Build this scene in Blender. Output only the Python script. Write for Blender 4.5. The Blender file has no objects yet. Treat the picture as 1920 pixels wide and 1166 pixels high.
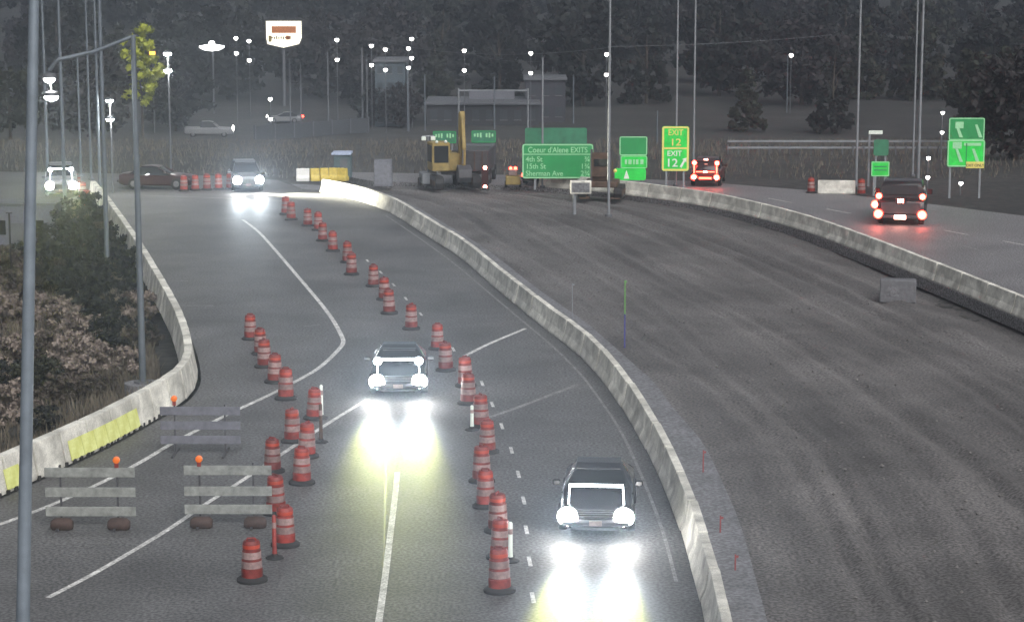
import bpy, bmesh, math, random
import numpy as np
from mathutils import Vector, Matrix
R = math.radians
random.seed(7); rng = np.random.default_rng(7)
scene = bpy.context.scene
col = scene.collection

# ---------------------------------------------------------------- camera, sky, sun, exposure
CAM_H, LENS_PX, PITCH = 14.3, 4000.0, math.atan(658/4000.0)
cd = bpy.data.cameras.new('camera'); cam = bpy.data.objects.new('camera', cd); col.objects.link(cam)
cd.sensor_width = 36.0; cd.lens = LENS_PX/1920*36.0; cd.clip_start = 0.5; cd.clip_end = 6000
cam.location = (0, 0, CAM_H); cam.rotation_euler = (math.pi/2-PITCH, 0, 0)
scene.camera = cam

SUN_EL, SUN_AZ = R(40), R(155)
world = bpy.data.worlds.new('World'); scene.world = world; world.use_nodes = True
wn = world.node_tree.nodes; wl = world.node_tree.links
bg = wn['Background']; sky = wn.new('ShaderNodeTexSky'); sky.sky_type = 'NISHITA'
sky.sun_disc = False; sky.sun_elevation = SUN_EL; sky.sun_rotation = SUN_AZ
sky.air_density = 1.0; sky.dust_density = 6.0; sky.ozone_density = 2.0
hs = wn.new('ShaderNodeHueSaturation'); hs.inputs['Saturation'].default_value = 0.3
wl.new(sky.outputs[0], hs.inputs['Color']); wl.new(hs.outputs[0], bg.inputs[0]); bg.inputs[1].default_value = 0.05

sd = bpy.data.lights.new('sun', 'SUN'); sun = bpy.data.objects.new('sun', sd); col.objects.link(sun)
sd.energy = 1.0; sd.angle = R(60); sd.color = (1.0, 0.97, 0.97)
sun.rotation_euler = (R(50), 0, R(25)); sun.location = (0, -20, 60)

vs = scene.view_settings
vs.view_transform = 'Standard'; vs.look = 'None'; vs.gamma = 1.0; vs.exposure = 1.15; vs.use_curve_mapping = False
cy = scene.cycles
cy.use_denoising = True; cy.max_bounces = 6; cy.volume_bounces = 1; cy.sample_clamp_indirect = 4.0; cy.caustics_reflective = False
cy.volume_step_rate = 2.0

# ---------------------------------------------------------------- survey helpers (photo measurement -> place)
CP, SP = math.cos(PITCH), math.sin(PITCH)
def ray(px, py):
    a = (px-960)/LENS_PX; b = -(py-583)/LENS_PX
    return Vector((a, CP + b*SP, -SP + b*CP))
def gp(px, py, z=0.0):
    d = ray(px, py); t = (z-CAM_H)/d.z
    return Vector((d.x*t, d.y*t, z))
def far_ground(y):
    return float(np.interp(y, [0, 150, 170, 262, 420, 560, 1100, 3000], [-0.6, -0.6, -1.2, -7.0, -7.5, -2.0, 40, 70]))
def gpt(px, py):
    d = ray(px, py); y = 120.0
    while y < 2500:
        t = y/d.y
        if CAM_H + d.z*t <= far_ground(y): return Vector((d.x*t, y, far_ground(y)))
        y += 0.5
    return Vector((d.x*t, y, far_ground(y)))
def zat(py, y):
    d = ray(960, py); return CAM_H + d.z*y/d.y
def xat(px, py, y):
    d = ray(px, py); return d.x*y/d.y
def resample(pts, step):
    out = [pts[0].copy()]; acc = 0
    for a, b in zip(pts, pts[1:]):
        L = (b-a).length; s = step-acc
        while s <= L: out.append(a.lerp(b, s/L)); s += step
        acc = L-(s-step)
    return out
def smooth(pts, n=2):
    for _ in range(n):
        q = [pts[0]]
        for a, b in zip(pts, pts[1:]): q += [a.lerp(b, .25), a.lerp(b, .75)]
        pts = q+[pts[-1]]
    return pts

# ---------------------------------------------------------------- materials
MATS = {}
def mat(name, c, rough=0.7, var=0.25, scale=6.0, bump=0.0, metal=0.0, spec=0.5, speck=0.0, speck_scale=60.0, c2=None, coord='Object', stretch=None, detail=6, rand=0.0, patch=0.0, patch_scale=0.15):
    if name in MATS: return MATS[name]
    m = bpy.data.materials.new(name); m.use_nodes = True; nt = m.node_tree; n = nt.nodes; L = nt.links
    p = n['Principled BSDF']; p.inputs['Roughness'].default_value = rough; p.inputs['Metallic'].default_value = metal
    p.inputs['Specular IOR Level'].default_value = spec
    tc = n.new('ShaderNodeTexCoord'); src = tc.outputs[coord]
    if stretch:
        mp = n.new('ShaderNodeMapping'); mp.inputs['Scale'].default_value = stretch; L.new(src, mp.inputs[0]); ssrc = mp.outputs[0]
    else: ssrc = src
    nz = n.new('ShaderNodeTexNoise'); nz.inputs['Scale'].default_value = scale; nz.inputs['Detail'].default_value = detail; nz.inputs['Roughness'].default_value = 0.62
    L.new(ssrc, nz.inputs['Vector'])
    cr = n.new('ShaderNodeValToRGB'); cr.color_ramp.elements[0].position = 0.3; cr.color_ramp.elements[1].position = 0.7
    a = [max(0, v*(1-var)) for v in c]; b = [min(1, v*(1+var)) for v in (c2 or c)]
    cr.color_ramp.elements[0].color = (*a, 1); cr.color_ramp.elements[1].color = (*b, 1)
    L.new(nz.outputs[0], cr.inputs[0]); outc = cr.outputs[0]
    if speck:
        n2 = n.new('ShaderNodeTexNoise'); n2.inputs['Scale'].default_value = speck_scale; n2.inputs['Detail'].default_value = 2
        L.new(src, n2.inputs['Vector'])
        mr = n.new('ShaderNodeMapRange'); mr.inputs[1].default_value = 0.38; mr.inputs[2].default_value = 0.62
        mr.inputs[3].default_value = 1-speck; mr.inputs[4].default_value = 1+speck; L.new(n2.outputs[0], mr.inputs[0])
        mx = n.new('ShaderNodeVectorMath'); mx.operation = 'SCALE'; L.new(outc, mx.inputs[0]); L.new(mr.outputs[0], mx.inputs['Scale']); outc = mx.outputs[0]
    if patch:
        n4 = n.new('ShaderNodeTexNoise'); n4.inputs['Scale'].default_value = patch_scale; n4.inputs['Detail'].default_value = 5; n4.inputs['Distortion'].default_value = 0.8; L.new(n.new('ShaderNodeNewGeometry').outputs['Position'], n4.inputs['Vector'])
        m4 = n.new('ShaderNodeMapRange'); m4.inputs[1].default_value = 0.35; m4.inputs[2].default_value = 0.65; m4.inputs[3].default_value = 1-patch; m4.inputs[4].default_value = 1+patch; L.new(n4.outputs[0], m4.inputs[0])
        mx4 = n.new('ShaderNodeVectorMath'); mx4.operation = 'SCALE'; L.new(outc, mx4.inputs[0]); L.new(m4.outputs[0], mx4.inputs['Scale']); outc = mx4.outputs[0]
    if rand:
        oi = n.new('ShaderNodeObjectInfo'); m2 = n.new('ShaderNodeMapRange'); m2.inputs[3].default_value = 1-rand; m2.inputs[4].default_value = 1+rand; L.new(oi.outputs['Random'], m2.inputs[0])
        mx2 = n.new('ShaderNodeVectorMath'); mx2.operation = 'SCALE'; L.new(outc, mx2.inputs[0]); L.new(m2.outputs[0], mx2.inputs['Scale']); outc = mx2.outputs[0]
    L.new(outc, p.inputs['Base Color'])
    if bump:
        bp = n.new('ShaderNodeBump'); bp.inputs['Strength'].default_value = bump; bp.inputs['Distance'].default_value = 0.02
        n3 = n.new('ShaderNodeTexNoise'); n3.inputs['Scale'].default_value = speck_scale*0.6; L.new(src, n3.inputs['Vector'])
        L.new(n3.outputs[0], bp.inputs['Height']); L.new(bp.outputs[0], p.inputs['Normal'])
    MATS[name] = m; return m
def emis(name, c, s):
    if name in MATS: return MATS[name]
    m = bpy.data.materials.new(name); m.use_nodes = True; n = m.node_tree.nodes
    p = n['Principled BSDF']; p.inputs['Base Color'].default_value = (*c, 1); p.inputs['Roughness'].default_value = 0.3
    p.inputs['Emission Color'].default_value = (*c, 1); p.inputs['Emission Strength'].default_value = s
    MATS[name] = m; return m

ASPH = mat('asphalt', (0.090, 0.091, 0.091), rough=0.6, spec=0.5, patch=0.14, patch_scale=0.3, var=0.3, scale=0.22, speck=0.5, speck_scale=12.0, bump=0.08, detail=8)
ASPH_R = mat('asphalt_right', (0.15, 0.147, 0.15), rough=0.6, var=0.2, scale=0.25, speck=0.7, speck_scale=12.0, bump=0.2, detail=8)
CONC = mat('concrete', (0.52, 0.51, 0.455), rough=0.8, rand=0.16, patch=0.28, patch_scale=1.1, var=0.25, scale=1.3, speck=0.15, speck_scale=30, bump=0.2, detail=8)
CONC_D = mat('concrete_slab', (0.14, 0.142, 0.15), rough=0.85, var=0.25, scale=0.7, speck=0.3, speck_scale=10, bump=0.2, detail=8)
YGLOW = mat('yellow_painted_glow', (0.70, 0.72, 0.14), rough=0.75, var=0.3, scale=1.6, c2=(0.62, 0.66, 0.3))  # yellow light on the barrier, put into the colour
PAINT = mat('road_paint', (0.50, 0.50, 0.48), rough=0.6, var=0.45, scale=2.2, speck=0.3, speck_scale=14, detail=10)
PAINT_F = mat('road_paint_faded', (0.20, 0.20, 0.195), rough=0.7, var=0.4, scale=2.5, speck=0.3, speck_scale=14, detail=10)
SEAM = mat('tar_seam', (0.02, 0.02, 0.021), rough=0.5, var=0.3, scale=3)
ORANGE = mat('drum_orange', (0.185, 0.022, 0.016), rough=0.55, var=0.45, scale=5.0, rand=0.3)
BANDW = mat('drum_band', (0.24, 0.165, 0.155), rough=0.5, var=0.4, scale=6.0, rand=0.25)
BANDO = mat('drum_band_orange', (0.36, 0.04, 0.015), rough=0.5, var=0.25, scale=4.0)
RUBBER = mat('rubber', (0.018, 0.018, 0.018), rough=0.85, var=0.3)
GALV = mat('galvanised', (0.22, 0.235, 0.25), rough=0.55, var=0.2, scale=1.5, metal=0.3)
GALV_B = mat('blue_grey_steel', (0.115, 0.135, 0.155), rough=0.5, var=0.2, scale=1.5, metal=0.3)
GALV_D = mat('dark_steel', (0.10, 0.105, 0.115), rough=0.6, var=0.2, scale=1.5, metal=0.2)
BOARD = mat('barricade_board', (0.215, 0.225, 0.21), rough=0.6, var=0.35, scale=5)
BOARD_D = mat('barricade_board_dull', (0.125, 0.128, 0.15), rough=0.7, var=0.25, scale=5)
STEEL_DK = mat('dark_post', (0.05, 0.05, 0.055), rough=0.6)
SANDBAG = mat('sandbag', (0.055, 0.036, 0.031), rough=0.9, var=0.35)
GREEN = mat('sign_green', (0.015, 0.26, 0.07), rough=0.45, var=0.12, scale=1.0)
GREEN_B = mat('sign_green_bright', (0.02, 0.60, 0.07), rough=0.4, var=0.3, scale=1.0)
GREEN_D = mat('sign_green_dim', (0.03, 0.17, 0.09), rough=0.6, var=0.3, scale=1.5)  # darker green for added ghost panels and dim guide signs
SIGNW = mat('sign_white', (0.68, 0.74, 0.66), rough=0.5, var=0.06)
SIGNL = mat('sign_pale_green', (0.30, 0.62, 0.34), rough=0.5, var=0.06)
SIGNY = mat('sign_yellow', (0.72, 0.62, 0.16), rough=0.5, var=0.08)
BLACK = mat('black', (0.012, 0.012, 0.012), rough=0.6)
CATY = mat('machine_yellow', (0.24, 0.175, 0.05), rough=0.6, var=0.35, scale=2)
RUST = mat('rusty_steel', (0.075, 0.045, 0.03), rough=0.85, var=0.5, scale=2.5)
GLASS = mat('dark_glass', (0.012, 0.014, 0.016), rough=0.08, var=0.05, spec=0.6)
TYRE = mat('tyre', (0.015, 0.015, 0.015), rough=0.9)
RIM = mat('rim', (0.22, 0.22, 0.23), rough=0.35, metal=0.7)
CAR_DK = mat('car_paint_dark_teal', (0.014, 0.022, 0.024), rough=0.25, var=0.05)
CAR_BK = mat('car_paint_black', (0.012, 0.012, 0.014), rough=0.25, var=0.05)
CAR_GY = mat('car_paint_grey', (0.10, 0.105, 0.115), rough=0.3, var=0.05)
CAR_RD = mat('car_paint_maroon', (0.028, 0.007, 0.007), rough=0.3, var=0.05)
CAR_WH = mat('car_paint_white', (0.17, 0.175, 0.18), rough=0.3, var=0.05)
BARK = mat('bark', (0.05, 0.04, 0.03), rough=0.9, var=0.4)
HEAD = emis('headlight_glow', (1.0, 0.98, 0.95), 65)
HEAD_S = emis('ghost_bar_glow', (0.86, 0.95, 1.0), 5)  # for the added ghost copies of the headlights
TAIL = emis('tail_glow', (1.0, 0.035, 0.02), 15)
TAIL_H = emis('brake_glow', (1.0, 0.34, 0.26), 14)
AMBER = emis('amber_lamp', (0.75, 0.16, 0.02), 0.06)
LAMP = emis('lamp_glow', (1.0, 0.97, 0.90), 10)
LAMP_BIG = emis('floodlight_glow', (1.0, 1.0, 0.95), 90)
SIGNLIT = emis('lit_sign_face', (1.0, 0.95, 0.78), 0.6)

# ---------------------------------------------------------------- mesh builder
class MB:
    def __init__(s): s.v = []; s.f = []
    def add(s, vs, fs):
        o = len(s.v); s.v += [tuple(v) for v in vs]; s.f += [tuple(i+o for i in f) for f in fs]; return s
    def box(s, c, d, rot=None, taper=1.0):
        x, y, z = [k/2 for k in d]; P = []
        for sz in (-1, 1):
            k = taper if sz > 0 else 1.0
            for sx, sy in ((-1, -1), (1, -1), (1, 1), (-1, 1)): P.append(Vector((sx*x*k, sy*y*k, sz*z)))
        if rot is not None: P = [rot @ p for p in P]
        P = [p+Vector(c) for p in P]
        return s.add(P, [(3, 2, 1, 0), (4, 5, 6, 7), (0, 1, 5, 4), (1, 2, 6, 5), (2, 3, 7, 6), (3, 0, 4, 7)])
    def cyl(s, p0, p1, r0, r1=None, n=10, cap=True):
        p0, p1 = Vector(p0), Vector(p1); r1 = r0 if r1 is None else r1
        d = (p1-p0).normalized(); a = d.orthogonal().normalized(); b = d.cross(a); P = []
        for p, r in ((p0, r0), (p1, r1)):
            for i in range(n):
                t = 2*math.pi*i/n; P.append(p+a*(r*math.cos(t))+b*(r*math.sin(t)))
        F = [(i, (i+1) % n, n+(i+1) % n, n+i) for i in range(n)]
        if cap: F += [tuple(range(n-1, -1, -1)), tuple(range(n, 2*n))]
        return s.add(P, F)
    def tube(s, pts, r, n=8):
        for a, b in zip(pts, pts[1:]): s.cyl(a, b, r, r, n)
        return s
    def lathe(s, prof, n=20, c=(0, 0, 0), axis='Z', cap=True):
        P = []
        for r, z in prof:
            for i in range(n):
                t = 2*math.pi*i/n; x, y = r*math.cos(t), r*math.sin(t)
                q = (x, y, z) if axis == 'Z' else ((x, z, y) if axis == 'Y' else (z, x, y))
                P.append(Vector(q)+Vector(c))
        F = []
        for k in range(len(prof)-1):
            for i in range(n): F.append((k*n+i, k*n+(i+1) % n, (k+1)*n+(i+1) % n, (k+1)*n+i))
        if cap:
            F.append(tuple(range(n-1, -1, -1))); F.append(tuple((len(prof)-1)*n+i for i in range(n)))
        return s.add(P, F)
    def prism(s, outline, y0, y1):                    # outline in x,z extruded along y
        n = len(outline); P = [(x, y0, z) for x, z in outline]+[(x, y1, z) for x, z in outline]
        F = [tuple(range(n)), tuple(range(2*n-1, n-1, -1))]+[(i+n, (i+1) % n+n, (i+1) % n, i) for i in range(n)]
        return s.add(P, F)
    def prism_x(s, outline, x0, x1):                  # outline in y,z extruded along x
        n = len(outline); P = [(x0, y, z) for y, z in outline]+[(x1, y, z) for y, z in outline]
        F = [tuple(range(n-1, -1, -1)), tuple(range(n, 2*n))]+[(i, (i+1) % n, (i+1) % n+n, i+n) for i in range(n)]
        return s.add(P, F)
    def loft(s, rings, cap=True):
        n = len(rings[0]); P = [p for r in rings for p in r]; F = []
        for k in range(len(rings)-1):
            for i in range(n): F.append((k*n+i, k*n+(i+1) % n, (k+1)*n+(i+1) % n, (k+1)*n+i))
        if cap: F += [tuple(range(n-1, -1, -1)), tuple((len(rings)-1)*n+i for i in range(n))]
        return s.add(P, F)
    def mesh(s, name, m, smooth_=False, bevel=0):
        me = bpy.data.meshes.new(name); me.from_pydata(s.v, [], s.f); me.update()
        bm = bmesh.new(); bm.from_mesh(me)
        if bevel: bmesh.ops.bevel(bm, geom=list(bm.edges), offset=bevel, segments=1, affect='EDGES', clamp_overlap=True)
        bmesh.ops.recalc_face_normals(bm, faces=bm.faces); bm.to_mesh(me); bm.free()
        if smooth_:
            for p in me.polygons: p.use_smooth = True
            try: me.set_sharp_from_angle(angle=R(40))
            except Exception: pass
        me.materials.append(m); return me
    def build(s, name, m, parent=None, smooth_=False, bevel=0):
        return link(name, s.mesh(name, m, smooth_, bevel), parent)
def link(name, me, parent=None):
    o = bpy.data.objects.new(name, me); col.objects.link(o)
    if parent is not None: o.parent = parent
    return o
def tag(o, label=None, cat=None, group=None, kind=None):
    if label: o['label'] = label
    if cat: o['category'] = cat
    if group: o['group'] = group
    if kind: o['kind'] = kind
    return o
def thing(name, label, cat, loc=(0, 0, 0), rz=0, group=None):
    o = bpy.data.objects.new(name, None); col.objects.link(o); o.empty_display_size = 0.3
    o.location = loc; o.rotation_euler = (0, 0, rz); return tag(o, label, cat, group)
KIDS = {}
def copy_tree(src, parent=None):
    c = src.copy(); col.objects.link(c)
    if parent is not None: c.parent = parent
    for ch in list(src.children): copy_tree(ch, c)
    return c
def text(name, s, size, loc, m, parent, align='LEFT', sx=1.0):
    cu = bpy.data.curves.new(name, 'FONT'); cu.body = s; cu.size = size; cu.align_x = align; cu.extrude = 0.004; cu.offset = 0.012*size
    t = bpy.data.objects.new('tmp_text', cu); col.objects.link(t)
    dg = bpy.context.evaluated_depsgraph_get(); me = bpy.data.meshes.new_from_object(t.evaluated_get(dg))
    bpy.data.objects.remove(t); me.materials.clear(); me.materials.append(m)
    me.transform(Matrix.Translation(loc) @ Matrix.Rotation(math.pi/2, 4, 'X') @ Matrix.Diagonal((sx, 1, 1, 1)))
    return link(name, me, parent)
ORD = ['first', 'second', 'third', 'fourth', 'fifth', 'sixth', 'seventh', 'eighth', 'ninth', 'tenth', 'eleventh', 'twelfth', 'thirteenth', 'fourteenth', 'fifteenth', 'sixteenth', 'seventeenth', 'eighteenth', 'nineteenth', 'twentieth', 'twenty first', 'twenty second', 'twenty third', 'twenty fourth', 'twenty fifth', 'twenty sixth', 'twenty seventh', 'twenty eighth', 'twenty ninth', 'thirtieth', 'thirty first', 'thirty second', 'thirty third', 'thirty fourth']

# ---------------------------------------------------------------- main lines of the place
CB = smooth([gp(*p) for p in [(1345, 1300), (1322, 1170), (1300, 1080), (1283, 1020), (1262, 960), (1237, 895), (1191, 807), (1173, 778), (1145, 735), (1114, 696), (1076, 658), (1037, 628), (998, 599), (952, 560), (905, 520), (860, 480), (817, 454), (766, 421), (740, 403), (701, 386), (663, 374), (624, 365), (593, 360), (557, 358)]], 1)
SE = smooth([gp(*p) for p in [(1470, 1300), (1440, 1170), (1415, 1080), (1390, 985), (1350, 895), (1322, 836), (1290, 797), (1268, 773), (1250, 750), (1230, 721), (1191, 686), (1140, 641), (1101, 607), (1066, 583), (1027, 556), (985, 525), (935, 485), (885, 450), (830, 418), (780, 388), (720, 362), (660, 352), (600, 348), (545, 346)]], 1)
RB = smooth([gp(*p) for p in [(2400, 840), (2100, 692), (1920, 606), (1851, 577), (1774, 544), (1697, 512), (1620, 480), (1517, 440), (1440, 417), (1340, 392), (1250, 377), (1180, 368), (1110, 360), (1040, 354), (960, 349)]], 1)
LB = smooth([gp(*p) for p in [(-190, 1005), (0, 922), (35, 907), (130, 862), (190, 834), (270, 790), (310, 766), (340, 744), (354, 722), (356, 700), (350, 668), (338, 632), (318, 592), (296, 552), (270, 505), (245, 465), (218, 425), (196, 393), (172, 366)]], 2)

# ---------------------------------------------------------------- ground
def xline(P, y):
    a = sorted([(p.y, p.x) for p in P]); return np.interp(y, [k[0] for k in a], [k[1] for k in a])
def nz(x, y, s, k=0):
    return (np.sin(x*s*1.0+1.3+k)*np.cos(y*s*0.9+0.7*k)+0.6*np.sin(x*s*2.3+y*s*1.7+k)+0.4*np.cos(x*s*4.1-y*s*3.7+2*k))/2.0
def grid(name, xs, ys, zf, m, uv=None):
    X, Y = np.meshgrid(xs, ys); Z = zf(X, Y); nx, ny = len(xs), len(ys)
    return grid_pts(name, X, Y, Z, m)
def grid_pts(name, X, Y, Z, m, U=None, V=None):
    ny, nx = X.shape; v = np.stack([X, Y, Z], -1).reshape(-1, 3)
    idx = np.arange(nx*ny).reshape(ny, nx)
    f = np.stack([idx[:-1, :-1], idx[:-1, 1:], idx[1:, 1:], idx[1:, :-1]], -1).reshape(-1, 4)
    me = bpy.data.meshes.new(name); me.from_pydata(v.tolist(), [], f.tolist()); me.update()
    for p in me.polygons: p.use_smooth = True
    if U is not None:
        uvl = me.uv_layers.new(name='UVMap'); li = np.empty(len(me.loops), dtype=np.int32); me.loops.foreach_get('vertex_index', li)
        uv = np.stack([U.reshape(-1)[li], V.reshape(-1)[li]], -1).reshape(-1); uvl.data.foreach_set('uv', uv)
    me.materials.append(m); return link(name, me)
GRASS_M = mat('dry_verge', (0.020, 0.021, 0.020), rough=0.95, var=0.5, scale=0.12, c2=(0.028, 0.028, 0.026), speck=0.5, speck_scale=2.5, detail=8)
def ground_z(X, Y):
    z = np.interp(Y, [0, 150, 170, 262, 420, 560, 1100, 3000], [-0.6, -0.6, -1.2, -7.0, -7.5, -2.0, 40, 70])
    lb = np.interp(Y, *zip(*sorted([(p.y, p.x) for p in LB])))
    d = np.clip(lb-1.2-X, 0, None); near = np.clip((150-Y)/25, 0, 1)*np.clip((Y-52)/8, 0, 1)
    z = z - near*np.clip(d*0.28, 0, 2.6) + near*np.clip(d-0.5, 0, 1)*0.25*nz(X, Y, 0.9)
    return z + 0.05*nz(X, Y, 0.5)+np.clip((Y-300)/300, 0, 1)*2.0*nz(X, Y, 0.02)
xs = np.concatenate([np.linspace(-900, -60, 30)[:-1], np.linspace(-60, -8, 80)[:-1], np.linspace(-8, 60, 35)[:-1], np.linspace(60, 900, 30)])
ys = np.concatenate([np.linspace(-60, 45, 8)[:-1], np.linspace(45, 160, 130)[:-1], np.linspace(160, 420, 80)[:-1], np.linspace(420, 3000, 60)])
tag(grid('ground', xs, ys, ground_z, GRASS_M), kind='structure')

# dug-up median with vehicle tracks
DIRT = mat('median_dirt', (0.076, 0.073, 0.072), rough=0.9, var=0.22, scale=0.55, c2=(0.108, 0.103, 0.100), patch=0.22, patch_scale=0.16, speck=0.5, speck_scale=11.0, coord='UV', stretch=(1.0, 0.10, 1), bump=0.3, detail=4)
yv = np.linspace(41, 138.5, 420); uu = np.linspace(0, 1, 150)
xl = xline(SE, yv)-0.05; xr = xline(RB, yv)+0.15
U_, Yv = np.meshgrid(uu, yv); XL = np.repeat(xl[:, None], 150, 1); XR = np.repeat(xr[:, None], 150, 1)
X_ = XL+(XR-XL)*U_
Z_ = -0.28 + 0.035*nz(X_, Yv, 1.7)+0.02*nz(X_, Yv, 5.1, 2)
for k, (c, w, dp) in enumerate([(0.14, 0.012, .07), (0.22, 0.012, .08), (0.34, 0.015, .06), (0.43, 0.014, .09), (0.55, 0.02, .06), (0.63, 0.015, .10), (0.74, 0.016, .12), (0.82, 0.02, .10)]):
    cc = c+0.025*np.sin(Yv*0.05+k*1.9)+0.01*np.sin(Yv*0.21+k)
    Z_ -= dp*np.exp(-((U_-cc)/w)**2); Z_ += 0.6*dp*(np.exp(-((U_-cc-2.2*w)/w)**2)+np.exp(-((U_-cc+2.2*w)/w)**2))
Z_ -= 0.30*np.clip((U_-0.86)/0.1, 0, 1)*np.clip((125-Yv)/25, 0, 1)
Z_ = np.minimum(Z_, -0.06)
tag(grid_pts('median_dirt', X_, Yv, Z_, DIRT, U_*16, Yv), kind='structure')

def slab(name, pts, z, depth, m, kind='structure', parent=None):
    bm = bmesh.new(); vs_ = [bm.verts.new((p.x, p.y, z)) for p in pts]; f = bm.faces.new(vs_)
    if f.normal.z < 0: f.normal_flip()
    bm.normal_update()
    if f.normal.z < 0: f.normal_flip()
    r = bmesh.ops.extrude_face_region(bm, geom=[f])
    for v in [g for g in r['geom'] if isinstance(g, bmesh.types.BMVert)]: v.co.z -= depth
    bmesh.ops.triangulate(bm, faces=[f for f in bm.faces if len(f.verts) > 4])
    bmesh.ops.recalc_face_normals(bm, faces=bm.faces)
    me = bpy.data.meshes.new(name); bm.to_mesh(me); bm.free(); me.materials.append(m)
    o = link(name, me, parent)
    if kind: o['kind'] = kind
    return o
def offset(P, d):
    out = []
    for i, p in enumerate(P):
        a = P[max(0, i-1)]; b = P[min(len(P)-1, i+1)]; t = (b-a).normalized(); out.append(p+Vector((t.y, -t.x, 0))*d)
    return out
def strip(name, pts, w, m, parent, z=0.005):
    L_, R_ = offset(pts, -w/2), offset(pts, w/2); n = len(pts)
    me = bpy.data.meshes.new(name); me.from_pydata([(p.x, p.y, z) for p in L_]+[(p.x, p.y, z) for p in R_], [], [(i, i+1, n+i+1, n+i) for i in range(n-1)])
    bm = bmesh.new(); bm.from_mesh(me); bmesh.ops.recalc_face_normals(bm, faces=bm.faces)
    if bm.faces[:] and sum(f.normal.z for f in bm.faces) < 0: bmesh.ops.reverse_faces(bm, faces=bm.faces)
    bm.to_mesh(me); bm.free(); me.materials.append(m); return link(name, me, parent)

# left carriageway: bounded by the left barrier and the centre barrier, bending away to the left
left_edge = offset(LB, 0.4)
far_bend = [gp(*p) for p in [(150, 372), (0, 378), (-400, 385), (-400, 322), (0, 322), (240, 326), (420, 330), (520, 338), (552, 349)]]
road_L = slab('left_carriageway', [gp(-600, 1250), gp(-450, 1100)]+left_edge[1:]+far_bend+list(reversed(offset(CB, 0.62)))+[gp(1200, 1400), gp(0, 1400)], 0.0, 0.5, ASPH)
shoulder = slab('concrete_shoulder', offset(CB, 0.60)+list(reversed(SE)), 0.03, 0.55, CONC_D)
right_edge = [gp(*p) for p in [(2700, 560), (2300, 470), (1920, 405), (1754, 384), (1530, 358), (1300, 340), (1100, 332), (900, 327), (600, 322)]]
road_R = slab('right_carriageway', list(offset(RB, 0.25))+[gp(700, 340)]+list(reversed(right_edge))+[gp(2900, 900)], 0.0, 0.5, ASPH_R)

def paint(pix, w, m=PAINT, z=0.005, parent=road_L, name='lane_line', sm=2):
    P = [gp(*p) for p in pix]
    if len(P) > 2 and sm: P = smooth(P, sm)
    return strip(name, P, w, m, parent, z)
paint([(455, 412), (480, 430), (500, 450), (560, 520), (600, 567), (625, 600), (641, 630), (645, 642), (636, 655), (600, 690), (560, 712), (515, 736), (430, 775), (370, 806), (320, 832), (262, 868), (170, 915), (60, 962), (-80, 1010)], 0.17)
paint([(690, 748), (620, 790), (530, 850), (440, 910), (380, 948), (320, 990), (250, 1032), (175, 1076), (90, 1120)], 0.15)
paint([(745, 885), (741, 930), (732, 1000), (722, 1085), (708, 1180)], 0.16)
paint([(872, 667), (915, 645), (985, 616)], 0.16)
paint([(905, 786), (960, 768), (1020, 745), (1086, 720)], 0.18, PAINT_F)
paint([(330, 573), (400, 573)], 0.13, PAINT_F); paint([(322, 526), (352, 527)], 0.13, PAINT_F); paint([(570, 612), (600, 609)], 0.10, PAINT_F)
paint([(720, 402), (780, 442), (850, 492), (920, 552), (980, 602), (1040, 652), (1090, 702), (1120, 742), (1160, 800), (1185, 850), (1215, 920), (1245, 1000), (1268, 1090)], 0.09, PAINT_F, name='edge_line')
for (x, y) in [(689, 489), (714, 511), (738, 534), (761, 560), (789, 589), (820, 620), (850, 655), (878, 688), (904, 719), (923, 758), (941, 799), (959, 844), (972, 889), (982, 938), (987, 993), (993, 1052), (999, 1120)]:
    P = gp(x, y); d = (gp(x+0.12*(1010-x)*0.5+4, y+24)-P).normalized(); strip('dash', [P-d*0.42, P+d*0.42], 0.10, PAINT, road_L, 0.006)
paint([(724, 860), (723, 930), (721, 1000), (716, 1090), (708, 1190)], 0.05, SEAM, 0.004, name='tar_seam')
paint([(590, 386), (640, 391), (700, 393), (760, 396), (785, 397)], 0.14, SEAM, 0.004, name='expansion_joint'); paint([(610, 394), (700, 398), (770, 401)], 0.08, SEAM, 0.004, name='expansion_joint')
paint([(240, 366), (400, 371), (560, 378)], 0.25, PAINT_F, 0.004, name='edge_line')
paint([(880, 930), (800, 938), (700, 905)], 0.03, SEAM, 0.004, name='tar_seam'); 
for pix, w in [([(1290, 350), (1420, 372), (1560, 400), (1700, 432), (1920, 492), (2200, 590)], 0.13), ([(1370, 346), (1560, 368), (1754, 394), (1960, 424), (2300, 490)], 0.12)]:
    paint(pix, w, PAINT_F, parent=road_R, name='edge_line')
for a in range(6):
    x = 1440+a*110; paint([(x, 372+a*20), (x+46, 380.5+a*20)], 0.12, PAINT, parent=road_R, name='dash')

# ---------------------------------------------------------------- concrete barriers, one precast section after another
def barrier(name, P, label, profile, seglen, m, recolor=None, gap=0.10):
    run = thing(name, label, 'barrier', P[0])
    pts = resample(P, seglen); mb = MB()
    mb.prism_x(profile, 0, seglen-gap); me = mb.mesh('barrier_section', m, bevel=0.012)
    ym = None
    for i, (a, b) in enumerate(zip(pts, pts[1:])):
        use = me
        if recolor and recolor(a.lerp(b, .5)):
            if ym is None: ym = me.copy(); ym.materials.clear(); ym.materials.append(YGLOW)
            use = ym
        o = link('barrier_section', use, run); d = b-a
        if use is ym and ym is not None: o['label'] = 'barrier section with yellow painted glow'
        o.location = a-P[0]+Vector((0, 0, 0.0)); o.rotation_euler = (0, 0, math.atan2(d.y, d.x)+random.uniform(-.010, .010))
    return run, pts
JB = [(-.3, 0.0), (-.3, .08), (-.19, .33), (-.11, .82), (.11, .82), (.19, .33), (.3, .08), (.3, 0.0)]
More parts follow.
